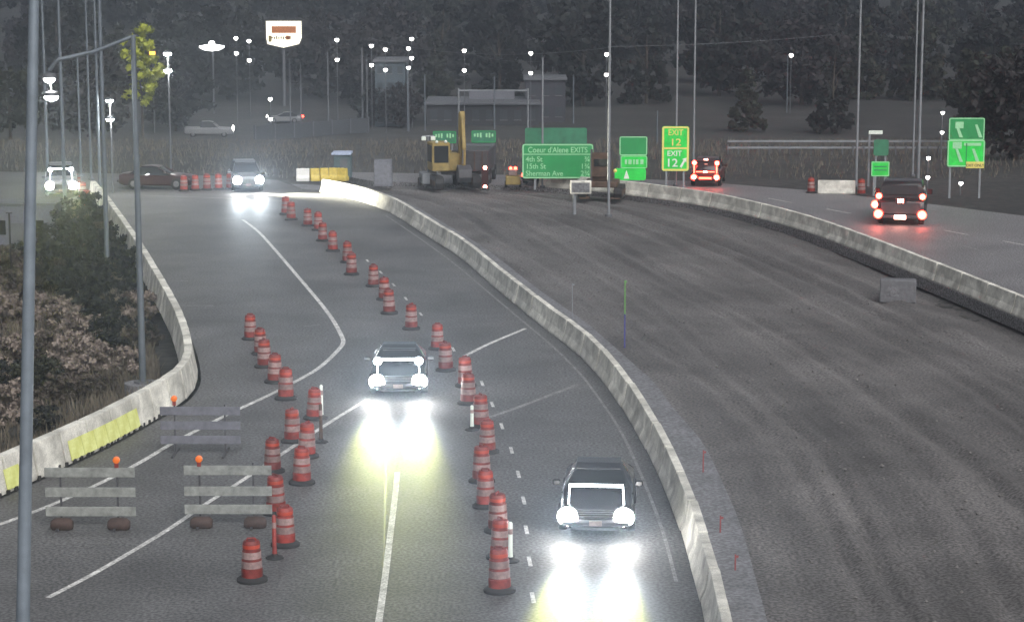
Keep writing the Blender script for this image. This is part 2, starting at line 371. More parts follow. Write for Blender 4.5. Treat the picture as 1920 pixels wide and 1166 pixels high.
TALL = [(-.3, 0.0), (-.3, .10), (-.14, 1.0), (.14, 1.0), (.3, .10), (.3, 0.0)]
barrier('concrete_barrier', [p+Vector((0, 0, .004)) for p in offset(CB, 0.3)], 'long pale concrete barrier curving between the oncoming lanes and the dug up median', JB, 3.05, CONC)
barrier('concrete_barrier', [p+Vector((0, 0, .004)) for p in offset(RB, 0.62)], 'low concrete barrier between the median and the right carriageway', JB, 3.05, CONC)
lbrun, lbpts = barrier('concrete_barrier', offset(LB, -0.02), 'pale concrete barrier bending along the left edge of the exit ramp', TALL, 1.6, CONC)
# dark drain shims along the foot of the bend's near part
sh = MB().box((0, 0, 0.05), (0.10, 0.10, 0.14)).mesh('drain_block', BLACK, bevel=0.01)
for i, p in enumerate(resample(offset(LB, 0.32), 0.42)):
    if p.y < gp(300, 772).y and p.y > 50:
        o = link('drain_block', sh, lbrun); o.location = p-LB[0]-Vector((random.uniform(-.05, .05), 0, 0)); o.rotation_euler = (0, 0, random.random())
# yellow light put into the colour of added panels on the lower road face of the near part
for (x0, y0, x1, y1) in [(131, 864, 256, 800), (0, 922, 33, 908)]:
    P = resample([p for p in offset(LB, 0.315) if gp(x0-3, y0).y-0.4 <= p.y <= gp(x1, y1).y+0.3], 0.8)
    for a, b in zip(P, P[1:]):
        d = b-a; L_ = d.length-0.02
        o = MB().prism_x([(-0.012, 0.10), (-0.012+0.115, 0.66), (0.0+0.10, 0.66), (-0.03, 0.10)], 0, L_).build('glow_panel', YGLOW, lbrun)
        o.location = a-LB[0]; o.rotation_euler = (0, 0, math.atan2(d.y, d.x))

# ---------------------------------------------------------------- traffic drums
def make_drum():
    t = thing('traffic_drum', 'x', 'traffic drum', group='orange traffic drums along the lanes')
    MB().lathe([(.225, .10), (.25, .11), (.25, .30), (.235, .31), (.235, .52), (.22, .53), (.22, .74), (.20, .75), (.20, .93), (.17, .97)], 18).build('body', ORANGE, t, True)
    for z0, z1, r in [(.335, .50, .2375), (.555, .615, .2225), (.655, .73, .2225), (.765, .90, .2025)][:1]+[(.56, .72, .2225)]:
        MB().lathe([(r-.02, z0), (r+.003, z0), (r+.003, z1), (r-.02, z1)], 18, cap=False).build('white_band', BANDW, t, True)
    MB().lathe([(.2028-.02, .80), (.2052, .80), (.2052, .88), (.2028-.02, .88)], 18, cap=False).build('orange_band', BANDO, t, True)
    MB().lathe([(.36, 0), (.36, .06), (.28, .11), (.24, .12)], 18).build('rubber_base', RUBBER, t, True)
    MB().tube([(-.10, 0, .965), (-.09, 0, 1.02), (.09, 0, 1.02), (.10, 0, .965)], .022, 6).build('handle', ORANGE, t)
    return t
drum0 = make_drum(); first = True
def place_drum(x, y, label, tilt=0.0):
    global first
    o = drum0 if first else copy_tree(drum0); first = False
    o.location = gp(x, y); o.rotation_euler = (random.uniform(-.03, .03)+tilt, random.uniform(-.03, .03), random.uniform(0, 6.28)); o['label'] = label
    s = random.uniform(.97, 1.04); o.scale = (s, s, s)
rowA = [(937, 1108), (938, 1046), (934, 996), (911, 950), (903, 903), (914, 848), (902, 800), (878, 757), (873, 724), (836, 695), (820, 655), (771, 617), (730, 588), (721, 562), (700, 537), (659, 515), (652, 492), (624, 471), (605, 452), (597, 432), (577, 424), (546, 412), (536, 402)]
for i, (x, y) in enumerate(rowA):
    place_drum(x, y, f'orange drum, {ORD[i]} from the near end of the row between the cars' if i < 12 else f'orange drum, {ORD[i-12]} beyond the teal car in the row towards the far headlights')
rowB = [(473, 1088), (535, 1022), (518, 962), (566, 906), (511, 884), (575, 856), (549, 828), (589, 785), (536, 748), (515, 717), (496, 688), (489, 664), (470, 636)]
for i, (x, y) in enumerate(rowB):
    place_drum(x, y, f'red drum, {ORD[i]} from the near end of the row beside the barricades')
for i, x in enumerate([345, 366, 388, 410, 432, 452]):
    place_drum(x, 358-i*0.8, f'small far drum, {ORD[i]} from the left in the line before the bright headlights')
for i, (x, y) in enumerate([(146, 356), (155, 372), (163, 388)]):
    place_drum(x, y, f'dim red drum, {ORD[i]} from the top behind the far end of the left barrier')
# drum by the concrete block on the right shoulder
place_drum(1521, 362, 'red drum at the left end of the pale concrete block on the right shoulder')
place_drum(1615, 366, 'amber banded drum at the right end of the pale concrete block on the right shoulder')

def tube_post(x, y, h, m, label, r=0.055):
    t = thing('channelizer_post', label, 'post', gp(x, y), group='thin channelizer posts')
    MB().lathe([(r*1.25, 0.05), (r, 0.2), (r*0.9, h), (r*.5, h+.03)], 12).build('tube', m, t, True)
    MB().lathe([(.22, 0), (.22, .03), (r*1.6, .07), (r*1.2, .12)], 8).build('base', RUBBER, t)
    MB().lathe([(r*.95+.004, h*.72), (r*.95+.004, h*.86)], 12, cap=False).build('reflective_sleeve', BANDW, t)
tube_post(602, 829, 1.15, RUST, 'dark brown tapered post with a wide foot beside the drum row')
tube_post(603, 784, 1.05, SIGNW, 'white edged thin post beside the drum behind the brown post')
tube_post(885, 806, 0.75, SIGNW, 'pale thin post left of the drum row by the bright headlight pool')
tube_post(957, 1052, 0.95, SIGNW, 'pale leaning post right of the nearest drums')
tube_post(515, 1046, 1.05, ORANGE, 'orange thin post beside the big near drum')

# ---------------------------------------------------------------- board barricades
def barricade(xl, xr, posts, ybase, boards_y, label, bm_, lamp_x, lamp_y, feet):
    y0 = gp(0, ybase).y; xc = (gp(xl, ybase).x+gp(xr, ybase).x)/2; t = thing('barricade', label, 'barricade', (xc, y0, 0), group='three board barricades across the closed ramp')
    w = gp(xr, ybase).x-gp(xl, ybase).x
    for by in boards_y:
        zc = zat(by, y0); MB().box((0, -.02, zc), (w, .025, .25)).build('board', bm_, t, bevel=.006)
    top = zat(boards_y[0], y0)+.16
    for px in posts:
        X = gp(px, ybase).x-xc
        MB().box((X, .02, top/2+.03), (.05, .05, top)).build('upright', STEEL_DK, t)
        MB().box((X, 0, .03), (.06, 1.3, .06)).build('foot', STEEL_DK, t)
        if feet: MB().lathe([(.10, -.28), (.17, -.2), (.18, .0), (.17, .2), (.10, .28)], 10, (X+.08, -.35, .12), 'X').build('sandbag', SANDBAG, t, True)
    X = gp(lamp_x, ybase).x-xc; zl = zat(lamp_y, y0)
    lm = MB().lathe([(.075, -.05), (.09, -.04), (.09, .04), (.075, .05)], 14, (X, .0, zl), 'Y').build('warning_lamp', AMBER, t, True)
    MB().box((X, .0, zl-.13), (.10, .07, .14)).build('battery_case', ORANGE, lm)
barricade(87, 256, (116, 222), 985, (885, 922, 958), 'nearest left barricade of three pale boards with an orange lamp', BOARD, 222, 862, True)
barricade(347, 511, (376, 476), 982, (881, 920, 954), 'pale three board barricade beside the red drums, orange lamp on its left post', BOARD, 376, 860, True)
barricade(302, 452, (329, 423), 850, (770, 797, 824), 'dull grey barricade standing behind the other two with its lamp near the barrier', BOARD_D, 329, 747, False)

# ---------------------------------------------------------------- vehicles
def ring(y, zb, zt, w, crown=0.05, top=0.86):
    return [Vector(p) for p in [(-w*.86, y, zb), (-w*.98, y, zb+.10), (-w, y, zb+(zt-zb)*.55), (-w*.97, y, zt-.09), (-w*top, y, zt), (-w*.4, y, zt+crown*.8), (w*.4, y, zt+crown*.8), (w*top, y, zt), (w*.97, y, zt-.09), (w, y, zt-(zt-zb)*.45), (w*.98, y, zb+.10), (w*.86, y, zb)]]
def vehicle(name, label, cat, loc, rz, paint_, kind='suv', lights=None, light_energy=0, W=0.95, aim=(0, 0), spot=27, high=800, beam=(0.96, 1.0, 0.12), group=None):  # high: energy of the added halo spots
    """front faces local -Y"""
    t = thing(name, label, cat, loc, rz, group)
    if kind == 'suv':
        st = [(-2.35, .42, .72, .74), (-2.28, .32, .92, .88), (-2.0, .28, 1.00, .94), (-1.2, .27, 1.07, .96), (-.6, .27, 1.10, .97), (1.2, .28, 1.10, .97), (2.0, .32, 1.08, .96), (2.28, .40, 1.02, .9), (2.33, .5, .85, .84)]
        gh = [(-1.15, 1.05, .86), (-.45, 1.66, .70), (.0, 1.74, .71), (1.3, 1.72, .70), (1.85, 1.60, .68), (2.2, 1.05, .82)]
    elif kind == 'sedan':
        st = [(-2.35, .40, .64, .72), (-2.28, .28, .78, .86), (-1.9, .24, .86, .91), (-1.0, .22, .95, .93), (1.2, .22, .96, .93), (2.0, .25, .96, .92), (2.3, .34, .9, .86), (2.34, .45, .75, .8)]
        gh = [(-1.05, .92, .82), (-.2, 1.36, .62), (.2, 1.43, .64), (.9, 1.40, .63), (1.75, .95, .78)]
    else:                                             # pickup
        st = [(-2.8, .48, .80, .78), (-2.7, .38, 1.02, .92), (-2.3, .34, 1.10, .98), (-1.3, .34, 1.15, .99), (2.5, .38, 1.18, .99), (2.75, .45, 1.16, .96), (2.8, .55, 1.1, .94)]
        gh = [(-1.25, 1.10, .88), (-.55, 1.76, .74), (-.1, 1.86, .75), (.8, 1.84, .74), (1.0, 1.12, .86)]
    body = MB().loft([ring(y, a, b, w) for y, a, b, w in st]).build('body', paint_, t, True)
    yr = []
    for y, z, w in gh:
        zb = 0.9; yr.append([Vector(p) for p in [(-.9, y, zb), (-w, y, z-.06), (-w*.86, y, z), (w*.86, y, z), (w, y, z-.06), (.9, y, zb)]])
    MB().loft(yr).build('window', GLASS, t, True)
    rf = [g for g in gh if g[1] > max(k[1] for k in gh)-.28]
    roof = MB(); P = []
    for y, z, w in rf: P += [(-w*.9, y, z+.012), (w*.9, y, z+.012)]
    for y, z, w in rf: P += [(-w*.9, y, z+.035), (w*.9, y, z+.035)]
    k = len(rf)*2; F = []
    for i in range(len(rf)-1):
        F += [(2*i, 2*i+1, 2*i+3, 2*i+2), (k+2*i, k+2*i+2, k+2*i+3, k+2*i+1), (2*i, 2*i+2, k+2*i+2, k+2*i), (2*i+1, k+2*i+1, k+2*i+3, 2*i+3)]
    F += [(0, k, k+1, 1), (k-2, k-1, 2*k-1, 2*k-2)]
    roof.add(P, F).build('roof', paint_, t)
    for s in (-1, 1):
        MB().tube([(s*.885, gh[0][0], gh[0][1]), (s*gh[1][2]*.99, gh[1][0], gh[1][1]-.04)], .035, 6).build('pillar', paint_, t)
        m_ = MB().box((s*1.06, gh[0][0]+.35, 1.12), (.20, .10, .15)).build('mirror', paint_, t, bevel=.03)
    ly = st[0][0]; wb = (ly+.95, -ly-1.0)
    for y in wb:
        for s in (-1, 1):
            tyre = MB().lathe([(.20, -.11), (.34, -.11), (.36, -.07), (.36, .07), (.34, .11), (.20, .11)], 20, (s*.86, y, .36), 'X').build('wheel', TYRE, t, True)
            MB().lathe([(.06, -.125), (.19, -.115), (.21, -.10), (.21, .10), (.19, .115), (.06, .125)], 12, (s*.86, y, .36), 'X').build('rim', RIM, tyre)
    MB().box((0, ly-.012, .70), (1.0, .05, .20)).build('grille', BLACK, t, bevel=.01)
    for gz in (.64, .70, .76): MB().box((0, ly-.04, gz), (.96, .03, .018)).build('grille_bar', RIM, t)
    MB().box((0, ly-.125, .47), (.32, .02, .14)).build('licence_plate', BANDW, t); MB().box((0, ly-.06, .33), (1.2, .10, .10)).build('air_intake', BLACK, t, bevel=.02)
    for s in (-1, 1): MB().tube([(s*.45, gh[0][0]-.15, st[2][2]+.085), (s*.40, ly+.35, st[2][2]+.02)], .012, 5).build('bonnet_crease', paint_, t); MB().tube([(s*.12+.2, gh[0][0]+.06, gh[0][1]+.07), (s*.12+.65*(1 if s > 0 else -.2), gh[0][0]+.14, gh[0][1]+.15)], .012, 5).build('wiper', BLACK, t)
    MB().box((0, ly-.03, .46), (1.70, .16, .16)).build('bumper', STEEL_DK, t, bevel=.04)
    MB().box((0, -ly+.03, .52), (1.70, .14, .16)).build('bumper', STEEL_DK, t, bevel=.04)
    if lights == 'front':
        for s in (-1, 1):
            zc = .74 if kind != 'sedan' else .62
            h = MB().lathe([(.01, -.095), (.17, -.075), (.25, -.03), (.26, .02), (.21, .05)], 16, (s*.70, ly-.02, zc), 'Y').build('headlight', HEAD, t, True)
            ld = bpy.data.lights.new('headlight_beam', 'SPOT'); lo = bpy.data.objects.new('headlight_beam', ld); col.objects.link(lo); lo.parent = h
            lo.location = (s*.70, ly-.16, zc); lo.rotation_euler = (R(90-aim[0]), 0, math.pi+R(aim[1])) ; ld.spot_size = R(spot); ld.spot_blend = 0.9
            ld.energy = light_energy; ld.color = beam; ld.shadow_soft_size = 0.10
            hd_ = bpy.data.lights.new('halo_spot', 'SPOT'); ho = bpy.data.objects.new('halo_spot', hd_); col.objects.link(ho); ho.parent = h
            ho.location = (s*.62, ly-.16, zc); ho.rotation_euler = (R(94), 0, math.pi); hd_.spot_size = R(40); hd_.spot_blend = 1.0; hd_.energy = high; hd_.color = (0.80, 0.92, 1.0); hd_.shadow_soft_size = 0.10  # added spot tilted up to raise a halo in the haze
    return t
def ghost_bar(t, y, z, w, zlamp=None, pods=True):  # added glowing parts that repeat the headlights as a ghost image
    MB().cyl((-w, y, z), (w, y, z), .045, .045, 8).build('ghost_bar', HEAD_S, t)
    for s in (-1, 1): MB().cyl((s*w*.98, y+.05, z-.03), (s*.70, y+.05, .80), .018, .018, 6).build('ghost_bar_side', HEAD_S, t)  # glows though no lamp, drawing the ghost outline
    if pods:
        for s in (-1, 1):
            MB().lathe([(.02, -.07), (.13, -.04), (.15, .02), (.10, .06)], 14, (s*w, y-.03, z-.06), 'Y').build('ghost_pod', HEAD_S, t, True)
def rear_lights(t, yb, lows, highs, zl, zh, centre=None, wide=.11, hh=.10):
    for s in (-1, 1):
        MB().lathe([(.14, -.03), (.13, .02), (.08, .05)], 14, (s*lows, yb, zl), 'Y').build('tail_light', TAIL, t, True)
        MB().lathe([(.085, -.03), (.08, .03), (.05, .06)], 12, (s*lows, yb+.03, zl), 'Y').build('brake_lamp', TAIL_H, t, True)
        MB().box((s*highs, yb+.02, zh), (wide, .05, hh*2)).build('ghost_tail_light', TAIL, t, bevel=.02)
        MB().box((s*highs, yb+.045, zh), (wide*.5, .03, hh*1.2)).build('marker_bulb', TAIL_H, t, bevel=.01)

# oncoming cars (front faces the camera: local -Y towards -Y world)
c1 = vehicle('oncoming_car', 'dark teal car with glaring headlights and an added ghost bar in the middle lane', 'car', gp(742, 748)+Vector((0, 2.4, 0)), R(2), CAR_DK, 'sedan', 'front', 1250, aim=(5.4, 0), spot=14)
c1.scale = c2s = (1.0, 1.0, 0.94)
ghost_bar(c1, -2.0, 1.34, .68)
c2 = vehicle('oncoming_car', 'nearest car with blinding headlights beside the centre barrier', 'car', gp(1129, 1012)+Vector((0, 2.4, 0)), R(-4), CAR_BK, 'sedan', 'front', 1250, aim=(5.4, 0), spot=14)
c2.scale = c2s
ghost_bar(c2, -2.0, 1.38, .68, pods=False)
c3 = vehicle('oncoming_car', 'far car with starry white headlights at the bend', 'car', gp(476, 360)+Vector((-.8, 2.2, 0)), R(12), CAR_GY, 'suv', 'front', 16000, aim=(0.5, 54), spot=46, high=800, beam=(1.0, 0.96, 0.78))  # beam swung far off the car's axis to brighten the barrier end
c4 = vehicle('oncoming_car', 'far left car with a pair of white headlights beside the tall poles', 'car', gp(100, 370)+Vector((0, 2.4, 0)), R(12), CAR_GY, 'pickup', 'front', 900, aim=(3.0, 0), high=450)
ghost_bar(c4, -2.5, 1.75, .62)

# truck on the right carriageway
t = thing('utility_truck', 'dark wide truck with glowing red tail lights on the right carriageway', 'truck', gp(1693, 424)+Vector((.4, 2.5, 0)), R(-13))
MB().loft([[Vector((sx*w, y, z)) for sx, z in ((-1, .50), (-1.02, .8), (-1, 1.32), (1, 1.32), (1.02, .8), (1, .50))] for y, w in ((-2.35, 1.26), (-2.25, 1.30), (1.0, 1.30), (2.9, 1.2), (3.2, 1.1))]).build('body', CAR_BK, t, True, bevel=.03)
cb = MB().loft([[Vector((sx*w, y, z)) for sx, y in ((-1, y0), (1, y0), (1, y1), (-1, y1))] for w, y0, y1, z in ((1.2, -1.1, 2.2, 1.3), (1.14, -.95, 1.7, 1.9), (1.02, -.75, 1.2, 2.25))]).build('cab', CAR_BK, t, True, bevel=.05)
MB().box((0, -1.06, 1.82), (1.75, .05, .52), Matrix.Rotation(R(-14), 3, 'X')).build('rear_window', GLASS, cb)
MB().box((0, -2.365, .95), (2.1, .05, .62)).build('tailgate', STEEL_DK, t, bevel=.02); MB().box((0, -2.42, .50), (2.45, .18, .20)).build('rear_bumper', STEEL_DK, t, bevel=.03)
for s_ in (-1, 1):
    MB().box((s_*1.45, .9, 1.55), (.28, .12, .3)).build('mirror', CAR_BK, t, bevel=.03)
    for y in (-1.4, 2.2):
        w_ = MB().lathe([(.25, -.14), (.42, -.14), (.44, -.1), (.44, .1), (.42, .14), (.25, .14)], 18, (s_*1.1, y, .44), 'X').build('wheel', TYRE, t, True)
        MB().lathe([(.08, -.15), (.26, -.13), (.26, .13), (.08, .15)], 12, (s_*1.1, y, .44), 'X').build('rim', RIM, w_)
def rl(t, x, y, z, r, m=TAIL, name='tail_light'):
    o = MB().lathe([(r*.4, -.06), (r*.9, -.04), (r, .02)], 14, (x, y, z), 'Y').build(name, m, t, True)
    MB().lathe([(r*.2, -.05), (r*.62, -.03), (r*.62, .0)], 12, (x, y-.045, z), 'Y').build('bulb', TAIL_H, o, True)
for s_ in (-1, 1):
    rl(t, s_*1.17, -2.47, .62, .25); rl(t, s_*1.17, -2.40, 1.60, .17, name='ghost_tail_light'); MB().box((s_*1.19, -2.30, 1.42), (.08, .08, .34)).build('ghost_stalk', STEEL_DK, t)  # upper pair and stalks added as ghost copies of the tail lights
rl(t, -1.36, -2.3, 1.12, .22)
for k in (-1, 0, 1): MB().box((k*.13, -2.41, 1.36), (.06, .05, .22)).build('ghost_centre_lamp', TAIL_H, t)  # added ghost copy of the glowing block below
MB().box((0, -2.395, 1.36), (.55, .02, .34)).build('lamp_board', CAR_RD, t)
MB().box((0, -2.54, .48), (.62, .05, .22)).build('licence_plate', TAIL_H, t, bevel=.02)  # plate glows by its own emission to look lit

sv = vehicle('departing_car', 'small car with red tail lights and ghost copies above beside the yellow green exit sign', 'car', gp(1326, 352)+Vector((.3, 2.6, 0)), math.pi+R(-10), CAR_RD, 'suv')
for s in (-1, 1):
    for z, rr in ((.62, .20), (1.52, .15)):  # upper pair added as ghost copies of the lower pair
        o = MB().lathe([(rr*.9, -.03), (rr, .02), (rr*.4, .06)], 14, (s*.72, 2.38 if z < 1 else 2.12, z), 'Y').build('tail_light', TAIL, sv, True)  # lower pair real, upper pair ghost copies
        MB().lathe([(rr*.6, .03), (rr*.55, .06), (rr*.2, .08)], 12, (s*.72, 2.40 if z < 1 else 2.14, z), 'Y').build('bulb', TAIL_H, o, True)
    MB().box((s*.72, 2.30, 1.1), (.07, .05, .75)).build('light_strip', TAIL, sv)
MB().box((0, 2.40, .98), (1.2, .04, .05)).build('light_strip', TAIL, sv); MB().box((0, 2.42, .98), (.22, .04, .10)).build('plate_lamp', TAIL_H, sv)
MB().box((0, 2.43, .58), (.8, .04, .12)).build('plate_lamp', TAIL, sv)
MB().box((0, 1.98, 1.73), (.24, .05, .08)).build('brake_lamp', TAIL_H, sv)

sc_ = vehicle('departing_car', 'low dark car with one lit lamp before the big green sign', 'car', gp(1022, 349)+Vector((0, 2.3, 0)), math.pi+R(-18), CAR_GY, 'sedan')
rl2 = MB().lathe([(.19, -.03), (.2, .02), (.1, .06)], 14, (.62, 2.36, .66), 'Y').build('tail_light', TAIL, sc_, True)
MB().lathe([(.14, .02), (.13, .06), (.05, .09)], 14, (.62, 2.37, .68), 'Y').build('bulb', TAIL_H, rl2, True)
MB().lathe([(.11, -.03), (.11, .02), (.05, .06)], 14, (-.62, 2.36, .66), 'Y').build('tail_light', CAR_RD, sc_, True)

dk = vehicle('parked_car', 'dark maroon car low at the edge of the far road, left of the small drums', 'car', gp(292, 356)+Vector((0, 1, 0)), R(85), CAR_RD, 'sedan')
pk = vehicle('pickup_truck', 'pale pickup crossing on the far road with one lit headlight', 'truck', gpt(392, 257), R(93), CAR_WH, 'pickup')
MB().lathe([(.05, -.12), (.34, -.05), (.36, .05), (.2, .1)], 14, (.72, -2.82, .95), 'Y').build('headlight', LAMP, pk, True)
MB().box((.95, 2.7, 1.0), (.3, .3, .3)).build('tail_light', TAIL, pk, bevel=.05)
fc = vehicle('far_car', 'pale car on the far road above the white barrier end', 'car', gpt(534, 231), R(-88), CAR_WH, 'sedan')
MB().lathe([(.05, -.12), (.3, -.05), (.32, .05), (.2, .1)], 14, (-.72, -2.38, .72), 'Y').build('headlight', LAMP, fc, True)
MB().box((-.85, 2.3, .8), (.3, .3, .3)).build('tail_light', TAIL, fc, bevel=.05)

# ---------------------------------------------------------------- signs
def rrect(w, h, r=.12, cx=0, cz=0, n=5):
    P = []
    for (sx, sz, a0) in ((1, 1, 0), (-1, 1, 90), (-1, -1, 180), (1, -1, 270)):
        for i in range(n+1):
            a = R(a0+90*i/n); P.append((cx+sx*(w/2-r)+r*math.cos(a), cz+sz*(h/2-r)+r*math.sin(a)))
    return P
def frame(mb, w, h, bw, y0, y1, cx, cz, r=.12):
    o = rrect(w, h, r, cx, cz); i = rrect(w-2*bw, h-2*bw, max(.02, r-bw), cx, cz); n = len(o)
    P = [(x, y0, z) for x, z in o]+[(x, y0, z) for x, z in i]+[(x, y1, z) for x, z in o]+[(x, y1, z) for x, z in i]; F = []
    for k in range(n):
        j = (k+1) % n; F += [(k, j, n+j, n+k), (2*n+k, 3*n+k, 3*n+j, 2*n+j), (k, 2*n+k, 2*n+j, j), (n+k, n+j, 3*n+j, 3*n+k)]
    mb.add(P, F); return mb
def sign(label, box, ybase, base=gp, posts=(-.32, .32), group=None):
    x0, y0, x1, y1 = box; b = base((x0+x1)/2, ybase); Y = b.y; w = xat(x1, y1, Y)-xat(x0, y1, Y); zt, zb = zat(y0, Y), zat(y1, Y)
    t = thing('road_sign', label, 'road sign', (b.x, Y, b.z), 0, group)
    for p in posts: MB().box((p*w, .06, (zt-b.z)/2-.05), (.12, .06, zt-b.z-.1)).build('post', GALV, t)
    return t, w, zb-b.z, zt-b.z
def panel(t, w, z0, z1, m, bm_, cx=0, bw=.06, r=.12, y=0.0):
    p = MB().prism(rrect(w, z1-z0, r, cx, (z0+z1)/2), y, y-.03).build('panel', m, t)
    if bm_: frame(MB(), w-.03, z1-z0-.03, bw, y-.034, y-.040, cx, (z0+z1)/2, r-.01).build('border', bm_, p)
    return p
# big destination sign
t, w, z0, z1 = sign("wide green sign reading Coeur d'Alene EXITS with three streets and distances", (979, 270, 1112, 335), 356)
p = panel(t, w, z0, z1, GREEN, SIGNL, bw=.08, r=.16); h = z1-z0
MB().box((0, -.037, z1-h*.30), (w-.16, .008, .06)).build('divider', SIGNL, p)
text('lettering', "Coeur d'Alene EXITS", .50, (0, -.04, z1-h*.25), SIGNL, p, 'CENTER', .86)
for k, (a, b_) in enumerate([('4th St', '\u00be'), ('15th St', '1\u00be'), ('Sherman Ave', '2\u00be')]):
    zz = z1-h*(.51+.205*k)
    text('lettering', a, .46, (-w/2+.22, -.04, zz), SIGNL, p, 'LEFT', .95); text('lettering', b_, .46, (w/2-.18, -.04, zz), SIGNL, p, 'RIGHT')
# added dim panel, the sign's ghost copy, behind and above it
t, w, z0, z1 = sign('dim green ghost panel added just behind the top of the big green sign', (984, 240, 1100, 272), 350)
panel(t, w, z0, z1, GREEN_D, None)
# green sign with an added ghost copy as its upper panel
t, w, z0, z1 = sign('bright green sign with a ghost panel above, right of the brown machine', (1152, 256, 1213, 338), 358); h = z1-z0
panel(t, w*.86, z0+h*.56, z1, GREEN, SIGNL, cx=w*.07, y=.0)
p = panel(t, w*.82, z0+h*.27, z0+h*.56, GREEN_B, SIGNL, cx=w*.09, y=-.03, bw=.04); [MB().box((w*.09+dx, -.075, z0+h*.42), (wd, .008, .3)).build('lettering_bar', SIGNL, p) for dx, wd in ((-.5, .14), (-.25, .2), (.0, .1), (.2, .16), (.5, .2))]
p = panel(t, w*.96, z0, z0+h*.275, GREEN_B, None, cx=-w*.02, y=-.06)
MB().add([(-.45, -.10, z0+.1), (-.1, -.10, z0+.1), (-.28, -.10, z0+.65), (-.45, -.105, z0+.1), (-.1, -.105, z0+.1), (-.28, -.105, z0+.65)], [(0, 1, 2), (5, 4, 3), (0, 3, 4, 1), (1, 4, 5, 2), (2, 5, 3, 0)]).build('arrow', SIGNW, p)
# exit number sign; its upper half is an added ghost copy
t, w, z0, z1 = sign('tall yellow bordered green exit number sign with a ghost upper half at the right road edge', (1240, 237, 1291, 321), 352); h = z1-z0
p = panel(t, w, z0, z1, GREEN_B, SIGNY, bw=.12, r=.15)
MB().box((0, -.037, z0+h*.51), (w-.2, .008, .12)).build('divider', SIGNY, p)
text('lettering', 'EXIT', .52, (0, -.045, z0+h*.80), SIGNY, p, 'CENTER', .9); text('lettering', '12', .62, (0, -.045, z0+h*.57), SIGNY, p, 'CENTER', 1.2)
text('lettering', 'EXIT', .46, (-.06, -.045, z0+h*.34), SIGNW, p, 'CENTER', 1.0); text('lettering', '12', .72, (-.22, -.045, z0+h*.10), SIGNW, p, 'CENTER', 1.1)
MB().prism([(.28, z0+.28), (.40, z0+.20), (.62, z0+.62), (.70, z0+.55), (.72, z0+.86), (.42, z0+.76), (.52, z0+.70)], -.042, -.046).build('arrow', SIGNW, p)
# lane sign on the right; its upper panel is an added ghost copy
t, w, z0, z1 = sign('bright green lane sign with a ghost panel above, white arrows and a yellow strip at the far right', (1773, 221, 1843, 313), 372, posts=(-.4, .4)); h = z1-z0
p = panel(t, w*.96, z0+h*.54, z1, GREEN, SIGNL, bw=.06)
def slash(p, x, z, l, m, y):
    MB().prism([(x, z+l), (x+.16, z+l), (x+.16+l*.42, z), (x+l*.42-.06, z)], y, y-.006).build('arrow', m, p)
for x in (-.70, -.02, .48): slash(p, x, z0+h*.60, h*.26, SIGNL if x != -.02 else GREEN, -.045)
MB().box((-.45, -.045, z0+h*.85), (.5, .008, .4)).build('route_shield', SIGNL, p)
p = panel(t, w, z0, z0+h*.55, GREEN_B, SIGNL, bw=.07, y=-.03)
MB().box((0.02, -.071, z0+h*.27), (.06, .008, h*.42)).build('divider', GREEN, p)
for x in (-.66, .34): slash(p, x, z0+h*.10, h*.27, SIGNL, -.075)
MB().box((-.55, -.071, z0+h*.44), (.55, .008, .40)).build('route_shield', SIGNL, p); MB().box((.38, -.071, z0+h*.46), (1.05, .008, .18)).build('lettering_bar', SIGNL, p)
q = MB().box((w*.25, -.085, z0+h*.04), (w*.48, .02, h*.13)).build('yellow_strip', SIGNY, p); text('lettering', 'EXIT ONLY', .24, (w*.25, -.10, z0+h*.005), BLACK, q, 'CENTER', .9)
# small sign behind the truck
t, w, z0, z1 = sign('small bright green sign standing behind the dark truck', (1632, 303, 1666, 331), 368); h = z1-z0
p = panel(t, w, z0, z1, GREEN_B, SIGNL, bw=.05, r=.08)
for k in (0, 1): MB().box((.0, -.037, z0+h*(.42+.24*k)), (w*.7, .008, .06)).build('lettering_bar', GREEN_D, p)
t, w, z0, z1 = sign('dim green ghost panel above and behind the small bright green sign', (1636, 262, 1664, 292), 352); panel(t, w, z0, z1, GREEN_D, None)  # added ghost copy of the small sign
t, w, z0, z1 = sign('narrow white bar sign on a thin post above the dark truck', (1626, 245, 1652, 252), 350, posts=(-.42,)); panel(t, w, z0, z1, SIGNW, None, r=.03)
# paired signs behind the excavator
for (bx, lab, tx) in [((812, 246, 856, 269), 'green guide sign left of the excavator boom', 'EXIT 12'), ((884, 245, 930, 268), 'green guide sign right of the excavator boom', 'EXIT ONLY')]:
    t, w, z0, z1 = sign(lab, bx, 336); p = panel(t, w, z0, z1, GREEN_D, GREEN, bw=.05, r=.08); [MB().box((-w*.36+i*w*.12, -.045, z0+(z1-z0)*.62), (w*.07, .008, .2+.06*((i*7) % 3))).build('lettering_bar', SIGNL, p) for i in range(7) if i != 3]

